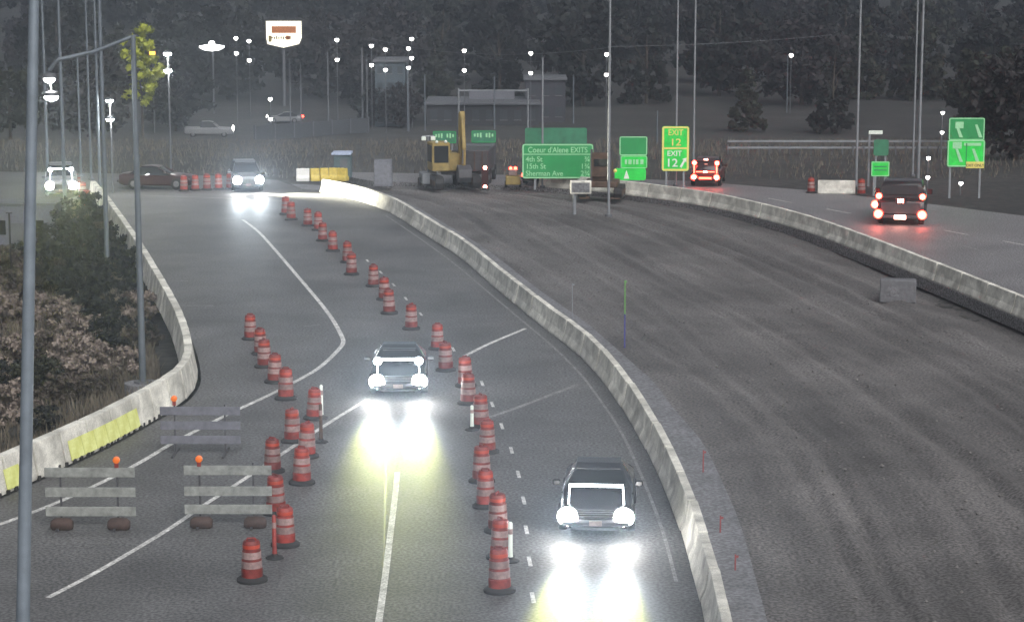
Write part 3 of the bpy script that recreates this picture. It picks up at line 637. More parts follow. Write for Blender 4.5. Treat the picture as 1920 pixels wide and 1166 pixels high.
# ---------------------------------------------------------------- machines in the median
def tracks(t, w, l, m=RUST):
    for s in (-1, 1):
        o = [(-l/2, .35), (-l/2+.15, .08), (-l/2+.35, 0), (l/2-.35, 0), (l/2-.15, .08), (l/2, .35), (l/2-.1, .62), (l/2-.35, .72), (-l/2+.35, .72), (-l/2+.1, .62)]
        tr = MB().prism_x(o, s*w/2-.24, s*w/2+.24).build('track', RUBBER, t, bevel=.02)
        for k in range(7): MB().cyl((s*w/2-.26, -l/2+.35+k*(l-.7)/6, .33), (s*w/2+.26, -l/2+.35+k*(l-.7)/6, .33), .17, .17, 12).build('roller', m, tr)
t = thing('excavator', 'yellow excavator with its boom raised at the end of the median', 'excavator', gp(846, 354)+Vector((0, 1.5, 0)), R(14))
tracks(t, 2.1, 3.6)
MB().cyl((0, 0, .7), (0, 0, .95), .6, .6, 20).build('turntable', STEEL_DK, t)
MB().box((-.35, .3, 1.45), (1.3, 2.6, 1.0)).build('engine_house', CATY, t, bevel=.08)
cb = MB().loft([[Vector((x, y, z)) for x, y in ((-1.35, -1.2), (-.35, -1.2), (-.35, .2), (-1.35, .2))] for z in (.98, 2.6)]).build('cab', CATY, t, bevel=.05)
MB().box((-.85, -1.215, 1.95), (.80, .02, .95)).build('window', GLASS, cb); MB().box((-1.36, -.5, 1.95), (.02, 1.1, .95)).build('window', GLASS, cb)
MB().box((.55, 1.1, 1.4), (.9, .9, .9)).build('counterweight', STEEL_DK, t, bevel=.08)
MB().prism_x([(-.5, 1.0), (-.9, 1.3), (-1.15, 4.0), (-1.0, 4.35), (-.72, 4.2), (-.55, 1.8), (-.1, 1.2)], .22, .52).build('boom', CATY, t, bevel=.03)
MB().prism_x([(-.95, 4.35), (-1.2, 4.1), (-1.55, 2.3), (-1.4, 1.3), (-1.2, 1.3), (-1.15, 2.4), (-.85, 4.05)], .27, .47).build('stick', CATY, t, bevel=.02)
MB().cyl((.37, -.75, 2.0), (.37, -1.12, 3.8), .07, .05, 10).build('hydraulic_ram', RIM, t); MB().cyl((.3, -1.5, 2.2), (.3, -1.42, 1.4), .05, .05, 8).build('hydraulic_ram', RIM, t)
MB().prism_x([(-1.3, 1.35), (-1.75, 1.1), (-1.8, .65), (-1.5, .35), (-1.15, .5), (-1.1, .95)], .0, .75).build('bucket', STEEL_DK, t, bevel=.02)
for x in (-.6, -1.1): MB().lathe([(.03, -.05), (.08, -.02), (.09, .03)], 10, (x, -1.22, 2.66), 'Y').build('work_lamp', SIGNW, t)
t.scale = (1.15, 1.15, 1.12)
t = thing('dump_truck', 'dark dump truck body parked behind the excavator boom', 'truck', gp(888, 349)+Vector((0, 2.2, 0)), R(-6))
MB().prism_x([(-2.2, .95), (-2.3, 2.3), (1.2, 2.3), (1.2, .95)], -1.15, 1.15).build('dump_body', STEEL_DK, t, bevel=.04); MB().box((0, 2.1, 1.5), (2.2, 1.5, 1.7)).build('cab', GALV_D, t, bevel=.08); MB().box((0, -.2, .75), (1.0, 5.6, .25)).build('chassis', BLACK, t)
for x in (-.8, -.3, .3, .8): MB().box((x, -2.29, 1.6), (.08, .06, 1.25)).build('rib', RUST, t)
for s in (-1, 1):
    for y in (-1.5, -.4, 2.2):
        w_ = MB().lathe([(.25, -.2), (.48, -.2), (.5, -.15), (.5, .15), (.48, .2), (.25, .2)], 18, (s*.95, y, .5), 'X').build('wheel', TYRE, t, True); MB().lathe([(.08, -.21), (.28, -.19), (.28, .19), (.08, .21)], 12, (s*.95, y, .5), 'X').build('rim', RIM, w_)
t = thing('drill_rig', 'rust brown tracked machine with an upright block mast beside the green signs', 'machine', gp(1130, 374)+Vector((0, 1.4, 0)), R(-8))
tracks(t, 2.2, 2.8)
MB().box((0, 0, .85), (2.0, 2.2, .35)).build('deck', RUST, t, bevel=.04); MB().box((0, .2, 1.55), (1.25, 1.4, 1.1)).build('engine_house', RUST, t, bevel=.08)
MB().box((0, -.5, 2.0), (1.15, .35, 1.5)).build('mast_block', RUST, t, bevel=.05); MB().box((0, -.69, 2.15), (.85, .03, .45)).build('window', GLASS, t)
for s in (-1, 1): MB().box((s*.58, -.55, 1.95), (.14, .2, 2.0)).build('mast_rail', STEEL_DK, t, bevel=.02); MB().cyl((s*.9, -.9, .1), (s*.9, -.9, .95), .08, .08, 8).build('outrigger', RUST, t); MB().box((s*.95, -1.0, .05), (.6, .5, .1)).build('outrigger_pad', RUST, t)
MB().lathe([(.05, -.1), (.11, -.06), (.11, .06)], 12, (.85, -.4, 1.65), 'Y').build('amber_lamp', SIGNY, t)
t = thing('sign_cabinet', 'pale box on a single pale post left of the brown machine', 'cabinet', gp(1077, 402)); MB().cyl((0, 0, 0), (0, 0, 1.2), .10, .10, 12).build('post', GALV, t)
MB().box((.35, 0, 1.55), (1.2, .45, .75)).build('box', CONC, t, bevel=.03); MB().box((.35, -.235, 1.55), (1.0, .02, .55)).build('door', CONC_D, t)
t = thing('light_tower', 'pale portable light tower left of the excavator', 'light tower', gp(803, 350)+Vector((0, .3, 0)), R(10))
MB().box((0, 0, .55), (1.0, 1.6, .7)).build('generator_box', GALV, t, bevel=.05); MB().cyl((0, 0, .9), (0, 0, 3.2), .06, .05, 8).build('mast', GALV, t); MB().box((0, 0, 3.2), (.8, .08, .08)).build('crossbar', GALV, t)
for s in (-1, 1):
    MB().box((s*.3, -.08, 3.05), (.3, .16, .25)).build('flood_lamp', SIGNW, t, bevel=.03); w_ = MB().lathe([(.15, -.09), (.28, -.09), (.28, .09), (.15, .09)], 14, (s*.55, .1, .28), 'X').build('wheel', TYRE, t)
t = thing('warning_post', 'tall red post with a white lamp at top and foot right of the excavator', 'warning post', gp(909, 357)); MB().box((0, 0, .85), (.42, .12, 1.25)).build('red_panel', CAR_RD, t, bevel=.02); MB().box((0, .0, .1), (.6, .6, .16)).build('foot', RUBBER, t)
for z in (.22, 1.42): MB().lathe([(.03, -.08), (.11, -.05), (.12, .02)], 12, (.02, -.08, z), 'Y').build('lamp', TAIL_H, t, True)
t = thing('utility_cart', 'small cream cart with a red topped beacon left of the big green sign', 'cart', gp(962, 352)); MB().box((0, 0, .5), (.95, 1.2, .55)).build('body', CATY, t, bevel=.05); MB().box((0, 0, .98), (.55, .6, .38)).build('cream_box', BANDW, t, bevel=.04)
for s in (-1, 1): MB().lathe([(.1, 0), (.1, .12), (.05, .17)], 10, (s*.15, -.1, 1.17)).build('red_beacon', TAIL, t); MB().lathe([(.12, -.08), (.22, -.08), (.22, .08), (.12, .08)], 12, (s*.45, 0, .22), 'X').build('wheel', TYRE, t)

# ---------------------------------------------------------------- white and yellow blocks added as the lit barrier's ghost copy + shed behind
wb_prof = [(-.28, 0), (-.28, .25), (-.15, .4), (-.12, .85), (.12, .85), (.15, .4), (.28, .25), (.28, 0)]
WB_W = mat('ghost_white', (0.7, 0.7, 0.66), rough=0.45, var=0.08); WB_Y = mat('ghost_yellow', (0.55, 0.42, 0.06), rough=0.45, var=0.2)  # colours of the lit barrier's ghost image, put into the blocks
wp = [gp(x, y) for x, y in [(556, 340), (582, 340), (600, 339.5), (617, 339), (634, 339), (652, 340)]]
for i, (a, b) in enumerate(zip(wp, wp[1:])):
    d = b-a; t = thing('ghost_barrier', f'{"white" if i in (0,) else "yellow"} ghost barrier block, {ORD[i]} from the left in the short row behind the lit barrier end', 'barrier', a, math.atan2(d.y, d.x), 'ghost copies of the lit barrier')
    MB().prism_x(wb_prof, 0, d.length-.05).build('shell', WB_W if i == 0 else WB_Y, t, bevel=.04)
    for k in (.25, .75): MB().cyl((d.length*k, 0, .85), (d.length*k, 0, .92), .07, .06, 10).build('filler_cap', BLACK, t)
t = thing('site_shed', 'small teal shed with a pale blue roof edge behind the barrier end', 'shed', gp(640, 337)+Vector((0, 1.6, 0)))
SHED = mat('shed_teal', (0.06, 0.10, 0.105), rough=0.7); MB().box((0, 0, .75), (1.1, 1.4, 1.5)).build('wall', SHED, t, bevel=.02); MB().box((-.05, -.05, 1.62), (1.3, 1.7, .16)).build('roof', mat('pale_blue', (.36, .42, .55)), t, bevel=.03); MB().box((.1, -.715, .7), (.5, .03, 1.2)).build('door', GALV_D, t)
t = thing('grey_cabinet', 'plain grey square cabinet behind the curve of the lit barrier', 'cabinet', gp(717, 352)+Vector((0, 1.0, 0))); MB().box((0, 0, .85), (1.15, .8, 1.7)).build('case', mat('cab_grey', (.13, .135, .155)), t, bevel=.03); MB().box((0, -.41, .85), (.95, .02, 1.4)).build('door', mat('cab_grey2', (.15, .155, .175)), t)

# right shoulder block
t = thing('concrete_block', 'pale long concrete block on the right shoulder between two drums', 'barrier', gp(1568, 363), R(-6)); MB().prism_x(JB, -1.15, 1.15).build('block', CONC, t, bevel=.02); MB().box((.3, 0, .87), (.12, .12, .1)).build('lifting_lug', STEEL_DK, t)
t = thing('concrete_block', 'grey cast block lying in the median under the right barrier', 'block', gp(1683, 566, -.35), R(-10)); MB().box((0, 0, .5), (1.55, .7, 1.0)).build('block', mat('block_grey', (.115, .117, .125), var=.3), t, bevel=.04); MB().box((-.2, -.36, .5), (.5, .02, .4)).build('recess_plate', CONC_D, t)

# survey stakes
def stake(x, y, h, m1, m2, label, r=.02):
    t = thing('survey_stake', label, 'stake', gp(x, y, -.28), group='thin stakes in the median'); MB().cyl((0, 0, 0), (0, 0, h*.5), r, r, 6).build('shaft', m1, t); MB().cyl((0, 0, h*.5), (0, 0, h), r, r*.9, 6).build('upper_shaft', m2, t); MB().box((.03, 0, h-.06), (.09, .01, .06)).build('ribbon', m2, t)
stake(1073, 606, 1.65, GALV, GALV, 'thin grey stake standing behind the centre barrier')
stake(1171, 652, 2.6, mat('stake_blue', (.06, .06, .22)), mat('stake_green', (.12, .28, .08)), 'tall thin stake, green above and blue below, in the median', .03)
RED_D = mat('stake_red', (.22, .05, .05))
stake(1318, 905, .95, RED_D, RED_D, 'red stake at the edge of the concrete shoulder'); stake(1350, 1020, .75, RED_D, RED_D, 'dull red stake lower on the concrete shoulder'); stake(1378, 1092, .7, RED_D, RED_D, 'lowest red stake on the concrete shoulder')

# ---------------------------------------------------------------- poles
def pole(label, x, ytop, ybase, r, m=GALV, base=None, arm=None, tilt=0, lamp=None, foot=True, name='light_pole'):
    b = (base or gp)(x, ybase); h = (zat(ytop, b.y)-b.z) if ytop is not None else 12.5
    t = thing(name, label, 'light pole', b, 0, 'tall poles along the roads'); t.rotation_euler = (0, R(tilt), 0)
    MB().cyl((0, 0, 0), (0, 0, h), r, r*.7, 14).build('shaft', m, t, True)
    if foot: MB().cyl((0, 0, 0), (0, 0, .12), r*2.4, r*2.4, 12).build('base_plate', GALV_D, t)
    if arm:
        q = [Vector((0, 0, h-.1)), Vector((arm*.5, 0, h+.25)), Vector((arm, 0, h+.3))]; MB().tube(q, .05, 8).build('arm', m, t)
        MB().box((arm+.25*(1 if arm > 0 else -1), 0, h+.27), (.6, .28, .14)).build('lamp_head', GALV_D, t, bevel=.04)
    return t, h
t, h = pole('thick blue grey pole in the left foreground', 42, -40, 1230, .145, mat('pale_blue_steel', (0.19, 0.225, 0.26), rough=0.5, var=0.2, scale=1.5, metal=0.3), tilt=3.1, name='light_pole')
t, h = pole('tall steel pole rising behind the bend of the left barrier', 268, 66, 720, .125, GALV_B, base=lambda x, y: gp(x, y, -.4))
yb = gp(268, 720).y; A = Vector((xat(72, 150, yb)-t.location.x, -.3, zat(143, yb)-t.location.z)); MB().tube([Vector((0, 0, h-.05)), Vector((A.x*.45, -.1, h-.55)), Vector((A.x*.9, -.25, A.z+.45)), A+Vector((0, 0, .1))], .07, 8).build('arm', GALV_B, t)
MB().cyl((0, 0, -.3), (0, 0, .05), .65, .65, 16).build('concrete_footing', CONC_D, t)
def big_lamp(t, p, r, m=LAMP_BIG):
    hd = MB().lathe([(.05, .18), (.22, .12), (.24, -.02)], 14, p).build('lamp_head', GALV_D, t, True); MB().lathe([(r*.9, .02), (r, -.06), (r*.7, -.14), (.02, -.18)], 14, (p[0], p[1], p[2]-.0)).build('bulb', m, hd, True)
big_lamp(t, (A.x, A.y, A.z-.15), .19); big_lamp(t, (A.x+.05, A.y, zat(186, yb)-t.location.z), .24); MB().cyl((A.x+.02, A.y, A.z-.1), (A.x+.05, A.y, zat(180, yb)-t.location.z), .035, .035, 6).build('ghost_lamp_rod', SIGNW, t)  # upper of the two lamps is an added ghost copy
pole('tall grey pole left of the barrier with its foot in the dark brush', 203, -60, 548, .12, GALV_B, base=lambda x, y: gp(x, y, -1.2))
pole('tall pole behind the dark brush, right of the far left headlights', 124, -60, 442, .12, GALV_B, base=lambda x, y: gp(x, y, -1.5))
for x, yt, y0, r, lab in [(91, -60, 362, .10, 'thin pole right behind the far left headlights'), (152, 105, 330, .085, 'thin pole, first of the close trio left of the barrier end'), (171, -50, 338, .08, 'thin pole, second of the close trio left of the barrier end'), (188, -50, 362, .10, 'thin pole, third of the close trio at the barrier end'),
        (1017, 108, 352, .07, 'slim pole crossing the left half of the big green sign'), (1141, -50, 406, .085, 'tall slim pole rising from the median behind the brown machine'), (1267, -50, 349, .075, 'tall pole right behind the exit number sign'), (1300, -50, 318, .085, 'dim pole just right of the exit number sign'), (1605, -50, 350, .09, 'tall pole between the concrete block and the dark truck'), (1721, -50, 350, .10, 'nearer pole of the close pair right of the truck'), (1711, -50, 330, .075, 'farther pole of the close pair right of the truck')]:
    pole(lab, x, yt, y0, r, GALV if x > 900 else GALV_B, arm=(1.6 if x == 1721 else None) if yt > 0 or x != 1721 else None)
for x, yt, y0, r, lab in [(545, 110, 244, .10, 'far dim pole above the far pale car'), (565, 120, 240, .10, 'far thin pole right of the far pale car'), (616, 98, 246, .13, 'far wooden pole left of the blue lit wall'), (680, 90, 238, .16, 'thick far pole left of the blue lit wall'), (689, 108, 250, .10, 'thin far pole beside the thick far pole'), (765, 128, 246, .13, 'far pole right of the blue lit wall'), (797, 140, 246, .11, 'far pole above the light tower'), (927, 143, 242, .11, 'far pole crossing the dim gantry'), (1075, 140, 232, .10, 'far pole above the right end of the big green sign'), (1475, 105, 212, .09, 'far thin pole in the dark on the right'), (1232, 208, 270, .10, 'short dim pole left of the exit number sign')]:
    pole(lab, x, yt, y0, r, GALV_D if x < 700 else GALV_B, base=gpt, foot=False, name='utility_pole')
t = thing('thin_post', 'thin dark post at the far left among dry brush', 'post', gp(23, 560, -2)); MB().cyl((0, 0, 0), (0, 0, 4.2), .06, .05, 8).build('shaft', BLACK, t); MB().box((0, 0, 4.2), (.3, .06, .06)).build('cross_piece', BLACK, t)

# overhead wires
def wire(label, a, b, sag=.6, r=.03):
    n = 24; P = [a.lerp(b, i/n)-Vector((0, 0, sag*4*(i/n)*(1-i/n))) for i in range(n+1)]
    o = MB().tube(P, r, 5).build('overhead_wire', GALV, None); tag(o, label, 'wire', 'overhead wires')
def wp_(px, py, Y): return Vector((xat(px, py, Y), Y, zat(py, Y)))
wire('pale wire sagging across the upper right to the tall pole', wp_(1140, 88, 128), wp_(1560, 66, 150), .15, .012)
wire('pale wire crossing the top middle', wp_(1141, 90, 128), wp_(690, 70, 200), .9, .013)
wire('lower faint wire from the slim pole by the big green sign', wp_(1017, 115, 140), wp_(840, 84, 190), .5, .010)

# lit street lamps in the distance: where two, the upper lamp is an added ghost copy
far_lamps = [(634, 75, 112, 244), (698, 86, 122, 240), (724, 93, 131, 250), (767, 91, 127, 248), (773, 73, 109, 240), (871, 95, 132, 240), (995, 100, 137, 240), (1136, 102, 140, 262), (446, 72, 100, 232), (470, 77, 113, 226), (508, 186, 223, 248), (1481, 104, None, 214), (1764, 211, 248, 300), (1738, 296, 332, 358), (1800, None, 343, 366)]
names = ['beside the tall round top left of the blue wall', 'just left of the blue lit wall', 'in front of the blue lit wall', 'at the upper right corner of the blue lit wall', 'topmost right of the blue lit wall', 'alone above the excavator', 'above the big green sign', 'close to the tall slim median pole', 'right of the oval lit sign', 'faint, left of the hanging lit sign', 'low over the far pale car', 'single, in the dark at upper right', 'left of the far right lane sign', 'right of the dark truck', 'small, low at the far right verge']
for (x, ya, yb_, y0), nm in zip(far_lamps, names):
    b = gpt(x, y0) if y0 < 280 else gp(x, y0); t = thing('street_lamp', f'far white street lamp {nm}', 'street lamp', b, 0, 'lit lamps in the distance')
    tops = [y for y in (ya, yb_) if y]; h = zat(min(tops), b.y)-b.z; MB().cyl((0, 0, 0), (0, 0, h+.1), .06, .045, 8).build('shaft', GALV_D, t)
    r = .17*b.y/200+.03 if y0 < 280 else .13
    for i, yy in enumerate(tops):
        z = zat(yy, b.y)-b.z; l = MB().lathe([(.03, -r), (r*.75, -r*.7), (r, 0), (r*.75, r*.6), (.03, r*.8)], 12, (0, -.15, z)).build('lamp', LAMP, t, True); MB().lathe([(r*1.1, r*.5), (r*.8, r*1.0), (.03, r*1.2)], 12, (0, -.15, z)).build('hood', GALV_D, l)  # the upper of two lamps is an added ghost copy
for (x, ya, yb_, y0, lab, r) in [(321, 100, 132, 330, 'glaring floodlight with a ghost lamp above, right of the yellow green tree', .27), (212, 187, 222, 362, 'glaring floodlight with a ghost lamp above, beside the pole behind the left barrier', .24)]:
    b = gp(x, y0); t = thing('floodlight_pole', lab, 'floodlight', b, 0, 'glaring floodlights on the left'); h = zat(ya, b.y); MB().cyl((0, 0, 0), (0, 0, h), .07, .05, 10).build('shaft', GALV_D, t)
    for yy in (ya, yb_): big_lamp(t, (0, -.25, zat(yy, b.y)), r)  # upper lamp added as a ghost copy of the lower
    MB().cyl((0, -.25, zat(ya, b.y)-.05), (0, -.25, zat(yb_, b.y)), .04, .04, 6).build('ghost_lamp_rod', SIGNW, t)
t = thing('signal_lamp', 'small orange signal by the yellow green tree', 'signal', gpt(290, 250)); b = t.location; h = zat(100, b.y)-b.z; MB().cyl((0, 0, 0), (0, 0, h), .08, .06, 8).build('shaft', GALV_D, t); MB().box((0, 0, h), (.9, .3, .6)).build('case', BLACK, t, bevel=.05); MB().box((0, -.17, h), (.75, .06, .42)).build('amber_lens', emis('signal_amber', (1, .5, .06), 1.2), t, bevel=.03)

# lit pylon signs
b = gpt(533, 200); t = thing('pylon_sign', 'large hanging cream lit sign with a pointed bottom at the top', 'lit sign', b); Y = b.y
def lx(px): return xat(px, 90, Y)-b.x
def lz(py): return zat(py, Y)-b.z
f_ = MB().prism([(lx(500), lz(40)), (lx(566), lz(40)), (lx(566), lz(72)), (lx(561), lz(83)), (lx(532), lz(90)), (lx(502), lz(83)), (lx(500), lz(72))], -.2, .2).build('lit_face', SIGNLIT, t)
MB().prism([(lx(497), lz(36)), (lx(569), lz(36)), (lx(569), lz(72)), (lx(564), lz(85)), (lx(532), lz(92.5)), (lx(499), lz(85)), (lx(497), lz(72))], -.12, .12).build('dark_rim', BLACK, t)
for i in range(9): MB().box((lx(511+i*4.2), -.22, lz(71+(i % 2)*.8)), (.2, .04, .26+.1*(i % 3))).build('letter_mark', CATY, f_)
MB().box((lx(533), -.22, lz(56)), (3.6, .04, 1.0)).build('orange_band', mat('sign_orange', (.5, .16, .04)), f_); MB().box((lx(540), -.22, lz(71)), (.55, .04, .6)).build('orange_mark', mat('sign_orange', (.5, .16, .04)), f_); MB().box((lx(507), -.22, lz(73)), (.45, .04, .9)).build('orange_mark', CATY, f_)
MB().cyl((0, .3, 0), (0, .3, lz(40)), .25, .22, 12).build('mast', GALV_D, t)
b = gpt(400, 215); t = thing('lit_canopy_sign', 'flat oval white lit sign high at the top left of centre', 'lit sign', b); Y = b.y
o = MB().lathe([(.02, -.55), (1.1, -.4), (1.75, -.05), (1.75, .18), (.45, .4), (.35, .8), (.02, .9)], 24, (0, 0, lz(89))).build('lit_face', emis('oval_glow', (1, 1, 1), 3.0), t, True); MB().cyl((0, .9, 0), (0, .9, lz(84)), .12, .1, 8).build('mast', GALV_D, t)

# ---------------------------------------------------------------- far buildings, gantry, guardrail, walls
def building(label, x0, x1, yt, yb_, m, d=8, wins=(3, 2), lit=None):
    b = gpt((x0+x1)/2, yb_); Y = b.y; w = xat(x1, yb_, Y)-xat(x0, yb_, Y); h = zat(yt, Y)-b.z
    t = thing('far_building', label, 'building', b, 0, 'far buildings'); MB().box((0, d/2, h/2-.3), (w, d, h+.6)).build('wall', m, t); MB().box((0, d/2-.15, h+.1), (w+.5, d+.5, .35)).build('roof', GALV_D, t, bevel=.05)
    for i in range(wins[0]):
        for j in range(wins[1]):
            wn_ = MB().box((w*((i+.5)/wins[0]-.5), -.02, h*((j+.5)/wins[1])), (w/wins[0]*.5, .08, h/wins[1]*.45)).build('window', mat('far_window', (.03, .037, .044), rough=.3), t); MB().box((w*((i+.5)/wins[0]-.5), -.07, h*((j+.5)/wins[1])-h/wins[1]*.25), (w/wins[0]*.56, .12, .1)).build('sill', CONC_D, wn_)
building('bluish lit block of a far building behind the lamps', 704, 760, 116, 238, mat('wall_blue', (.055, .075, .09), var=.3), 8, (3, 4))
building('low dark warehouse far behind the excavator', 800, 1010, 196, 236, mat('wall_dark', (.022, .024, .028), var=.3), 12, (8, 1))
building('dim purple grey house far behind the big green sign', 985, 1060, 150, 230, mat('wall_purple', (.032, .032, .042), var=.3), 8, (3, 2))
building('grey block on the far left behind the brush', -30, 101, 408, 486, mat('wall_bg', (.10, .105, .13), var=.2), 4, (2, 1)) if False else None
b = gp(40, 484, -2.0); t = thing('site_office', 'flat bluish grey site cabin behind the left poles', 'cabin', b); MB().box((0, 1.2, 1.5), (3.9, 2.4, 2.9)).build('wall', mat('wall_bg', (.10, .105, .135), var=.2), t, bevel=.03); MB().box((0, 1.2, 3.0), (4.1, 2.6, .12)).build('roof', GALV_D, t)
for x in (-1.2, .9): w_ = MB().box((x, -.01, 1.7), (.8, .04, .8)).build('window', GLASS, t)
MB().box((-.15, -.01, 1.0), (.8, .04, 1.9)).build('door', GALV_D, t)
b = gpt(925, 240); t = thing('sign_gantry', 'dim overhead gantry frame with a pale beam far behind the excavator', 'gantry', b); Y = b.y
for px in (860, 990): MB().cyl((xat(px, 200, Y)-b.x, 0, 0), (xat(px, 200, Y)-b.x, 0, zat(166, Y)-b.z), .13, .11, 10).build('post', GALV, t)
MB().box((xat(925, 170, Y)-b.x, 0, zat(170, Y)-b.z), (xat(990, 170, Y)-xat(860, 170, Y), .2, .2)).build('beam', GALV, t); MB().box((xat(922, 178, Y)-b.x, -.15, zat(178, Y)-b.z), (xat(965, 170, Y)-xat(880, 170, Y), .08, zat(171, Y)-zat(186, Y))).build('panel', mat('gantry_panel', (.12, .125, .145)), t)
# guardrail on the right verge
gr0, gr1 = gpt(1365, 290), gpt(1800, 293); t = thing('guardrail', 'long pale guardrail on the grass behind the right carriageway', 'guardrail', gr0); d = gr1-gr0; n = 22
for k in range(n+1): MB().box(d*(k/n)+Vector((0, .1, .4)), (.12, .15, .8)).build('post', GALV_D, t)
for z in (.62, .15+1.0):
    MB().box(d*.5+Vector((0, 0, z)), (d.length, .06, .16)).build('rail', GALV, t)
def wall(label, x0, x1, y0, h, m, y1=None):
    a, b = gpt(x0, y0), gpt(x1, y1 or y0); d = b-a; t = thing('low_wall', label, 'wall', a, math.atan2(d.y, d.x)); n = max(2, int(d.length/2.5))
    for k in range(n): MB().box(((k+.5)*d.length/n, 0, h/2-.1), (d.length/n-.04, .2, h+.2)).build('panel', m, t, bevel=.02)
    for k in range(n+1): MB().box((k*d.length/n, 0, h/2), (.16, .28, h+.25)).build('post', GALV_D, t)
wall('dim grey panel wall on the slope above the lit barrier', 478, 690, 262, 1.5, mat('wall_dim', (.04, .044, .05), var=.3), 258)

# ---------------------------------------------------------------- vegetation
def leaf_mat(name, c, c2):
    m = mat(name, c, rough=0.8, var=0.45, scale=0.8, c2=c2, spec=0.2); return m
def crown_mesh(name, m, rx, rz, zc, clumps, leaves, size, shape='round', seed=0):
    g = np.random.default_rng(seed); V = []; F = []
    for c in range(clumps):
        while True:
            p = g.uniform(-1, 1, 3)
            if shape == 'cone':
                hgt = (p[2]+1)/2
                if math.hypot(p[0], p[1]) < (1-hgt)*.95+.05 and math.hypot(p[0], p[1]) > (1-hgt)*.35: break
            else:
                q = np.linalg.norm(p)
                if .35 < q < 1: break
        cc = np.array([p[0]*rx, p[1]*rx, zc+p[2]*rz]); cr = g.uniform(.16, .30)*rx*(1 if shape == 'round' else .7)
        for _ in range(leaves):
            dd = g.normal(size=3); dd /= np.linalg.norm(dd); q = cc+dd*cr*g.uniform(.3, 1)*np.array([1, 1, .75])
            a = g.normal(size=3); a /= np.linalg.norm(a); b = np.cross(a, dd); b /= (np.linalg.norm(b)+1e-6); s = size*g.uniform(.6, 1.3)
            k = len(V); V += [tuple(q-a*s*.5), tuple(q+b*s*.32), tuple(q+a*s*.5), tuple(q-b*s*.32)]; F.append((k, k+1, k+2, k+3))
    me = bpy.data.meshes.new(name); me.from_pydata(V, [], F); me.update(); me.materials.append(m); return me
def trunk_mesh(h, r, rx, seed, m=BARK):
    g = random.Random(seed); mb = MB(); mb.cyl((0, 0, -.4), (0, 0, h*.45), r, r*.75, 9); mb.cyl((0, 0, h*.45), (g.uniform(-.3, .3), g.uniform(-.3, .3), h*.85), r*.75, r*.25, 8)
    for k in range(6):
        a = k*1.05+g.random(); z = h*g.uniform(.3, .65); mb.cyl((0, 0, z), (math.cos(a)*rx*.7, math.sin(a)*rx*.7, z+h*.25), r*.35, r*.1, 6)
    return mb.mesh('trunk', m)
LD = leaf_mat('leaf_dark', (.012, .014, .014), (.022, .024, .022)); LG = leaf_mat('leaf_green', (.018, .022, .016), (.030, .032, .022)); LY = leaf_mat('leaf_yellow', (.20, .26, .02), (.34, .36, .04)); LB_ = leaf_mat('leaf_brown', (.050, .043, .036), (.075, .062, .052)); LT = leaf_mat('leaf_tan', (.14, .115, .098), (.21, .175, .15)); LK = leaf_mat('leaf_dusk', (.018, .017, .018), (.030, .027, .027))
protos = []
for k, (m, rx, rz, h, shp) in enumerate([(LD, 6.6, 6.6, 14, 'round'), (LG, 6.0, 5.8, 12.5, 'round'), (LD, 4.4, 7.6, 16, 'cone'), (LK, 7.2, 6.0, 13, 'round'), (LG, 4.2, 6.8, 14.5, 'cone')]):
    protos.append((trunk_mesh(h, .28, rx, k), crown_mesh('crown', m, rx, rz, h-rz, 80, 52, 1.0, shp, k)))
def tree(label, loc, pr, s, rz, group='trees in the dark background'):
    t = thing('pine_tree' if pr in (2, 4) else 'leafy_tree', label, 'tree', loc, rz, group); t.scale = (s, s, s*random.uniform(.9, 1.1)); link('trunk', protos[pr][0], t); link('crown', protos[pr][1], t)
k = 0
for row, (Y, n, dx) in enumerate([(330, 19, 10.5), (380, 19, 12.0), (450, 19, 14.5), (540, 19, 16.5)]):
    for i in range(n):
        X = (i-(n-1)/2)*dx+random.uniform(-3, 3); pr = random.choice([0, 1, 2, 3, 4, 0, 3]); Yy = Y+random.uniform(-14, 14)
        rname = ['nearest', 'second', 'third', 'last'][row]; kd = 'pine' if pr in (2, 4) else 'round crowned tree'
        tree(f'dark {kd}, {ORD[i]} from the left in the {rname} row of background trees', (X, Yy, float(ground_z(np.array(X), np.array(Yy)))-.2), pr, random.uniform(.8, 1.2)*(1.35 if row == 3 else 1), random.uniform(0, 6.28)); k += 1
# trees behind right verge and a few nearer ones
for (x, y, pr, s, lab) in [(1850, 262, 1, .75, 'green dark tree at the far right edge behind the lane sign'), (1905, 300, 3, .6, 'dark bushy tree at the right picture edge'), (1560, 250, 2, .7, 'slim dark pine behind the right guardrail'), (1400, 248, 4, .6, 'slim green pine behind the guardrail right of the exit sign'), (700, 236, 0, .42, 'dark round tree before the left half of the blue lit wall'), (752, 240, 3, .40, 'dusky tree before the right half of the blue lit wall'), (20, 262, 1, .7, 'dim green tree at the far left behind the poles'), (170, 262, 3, .8, 'dusky tree behind the trio of thin poles'), (330, 246, 0, .75, 'dark tree below the floodlight with the ghost lamp')]:
    tree(lab, gpt(x, y), pr, s, random.random()*6)
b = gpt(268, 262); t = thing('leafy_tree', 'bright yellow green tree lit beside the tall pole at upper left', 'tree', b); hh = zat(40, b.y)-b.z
link('trunk', trunk_mesh(hh*.8, .16, 1.6, 31), t); link('crown', crown_mesh('crown', LY, 2.3, 4.8, hh-5.0, 60, 44, .55, 'round', 33), t)
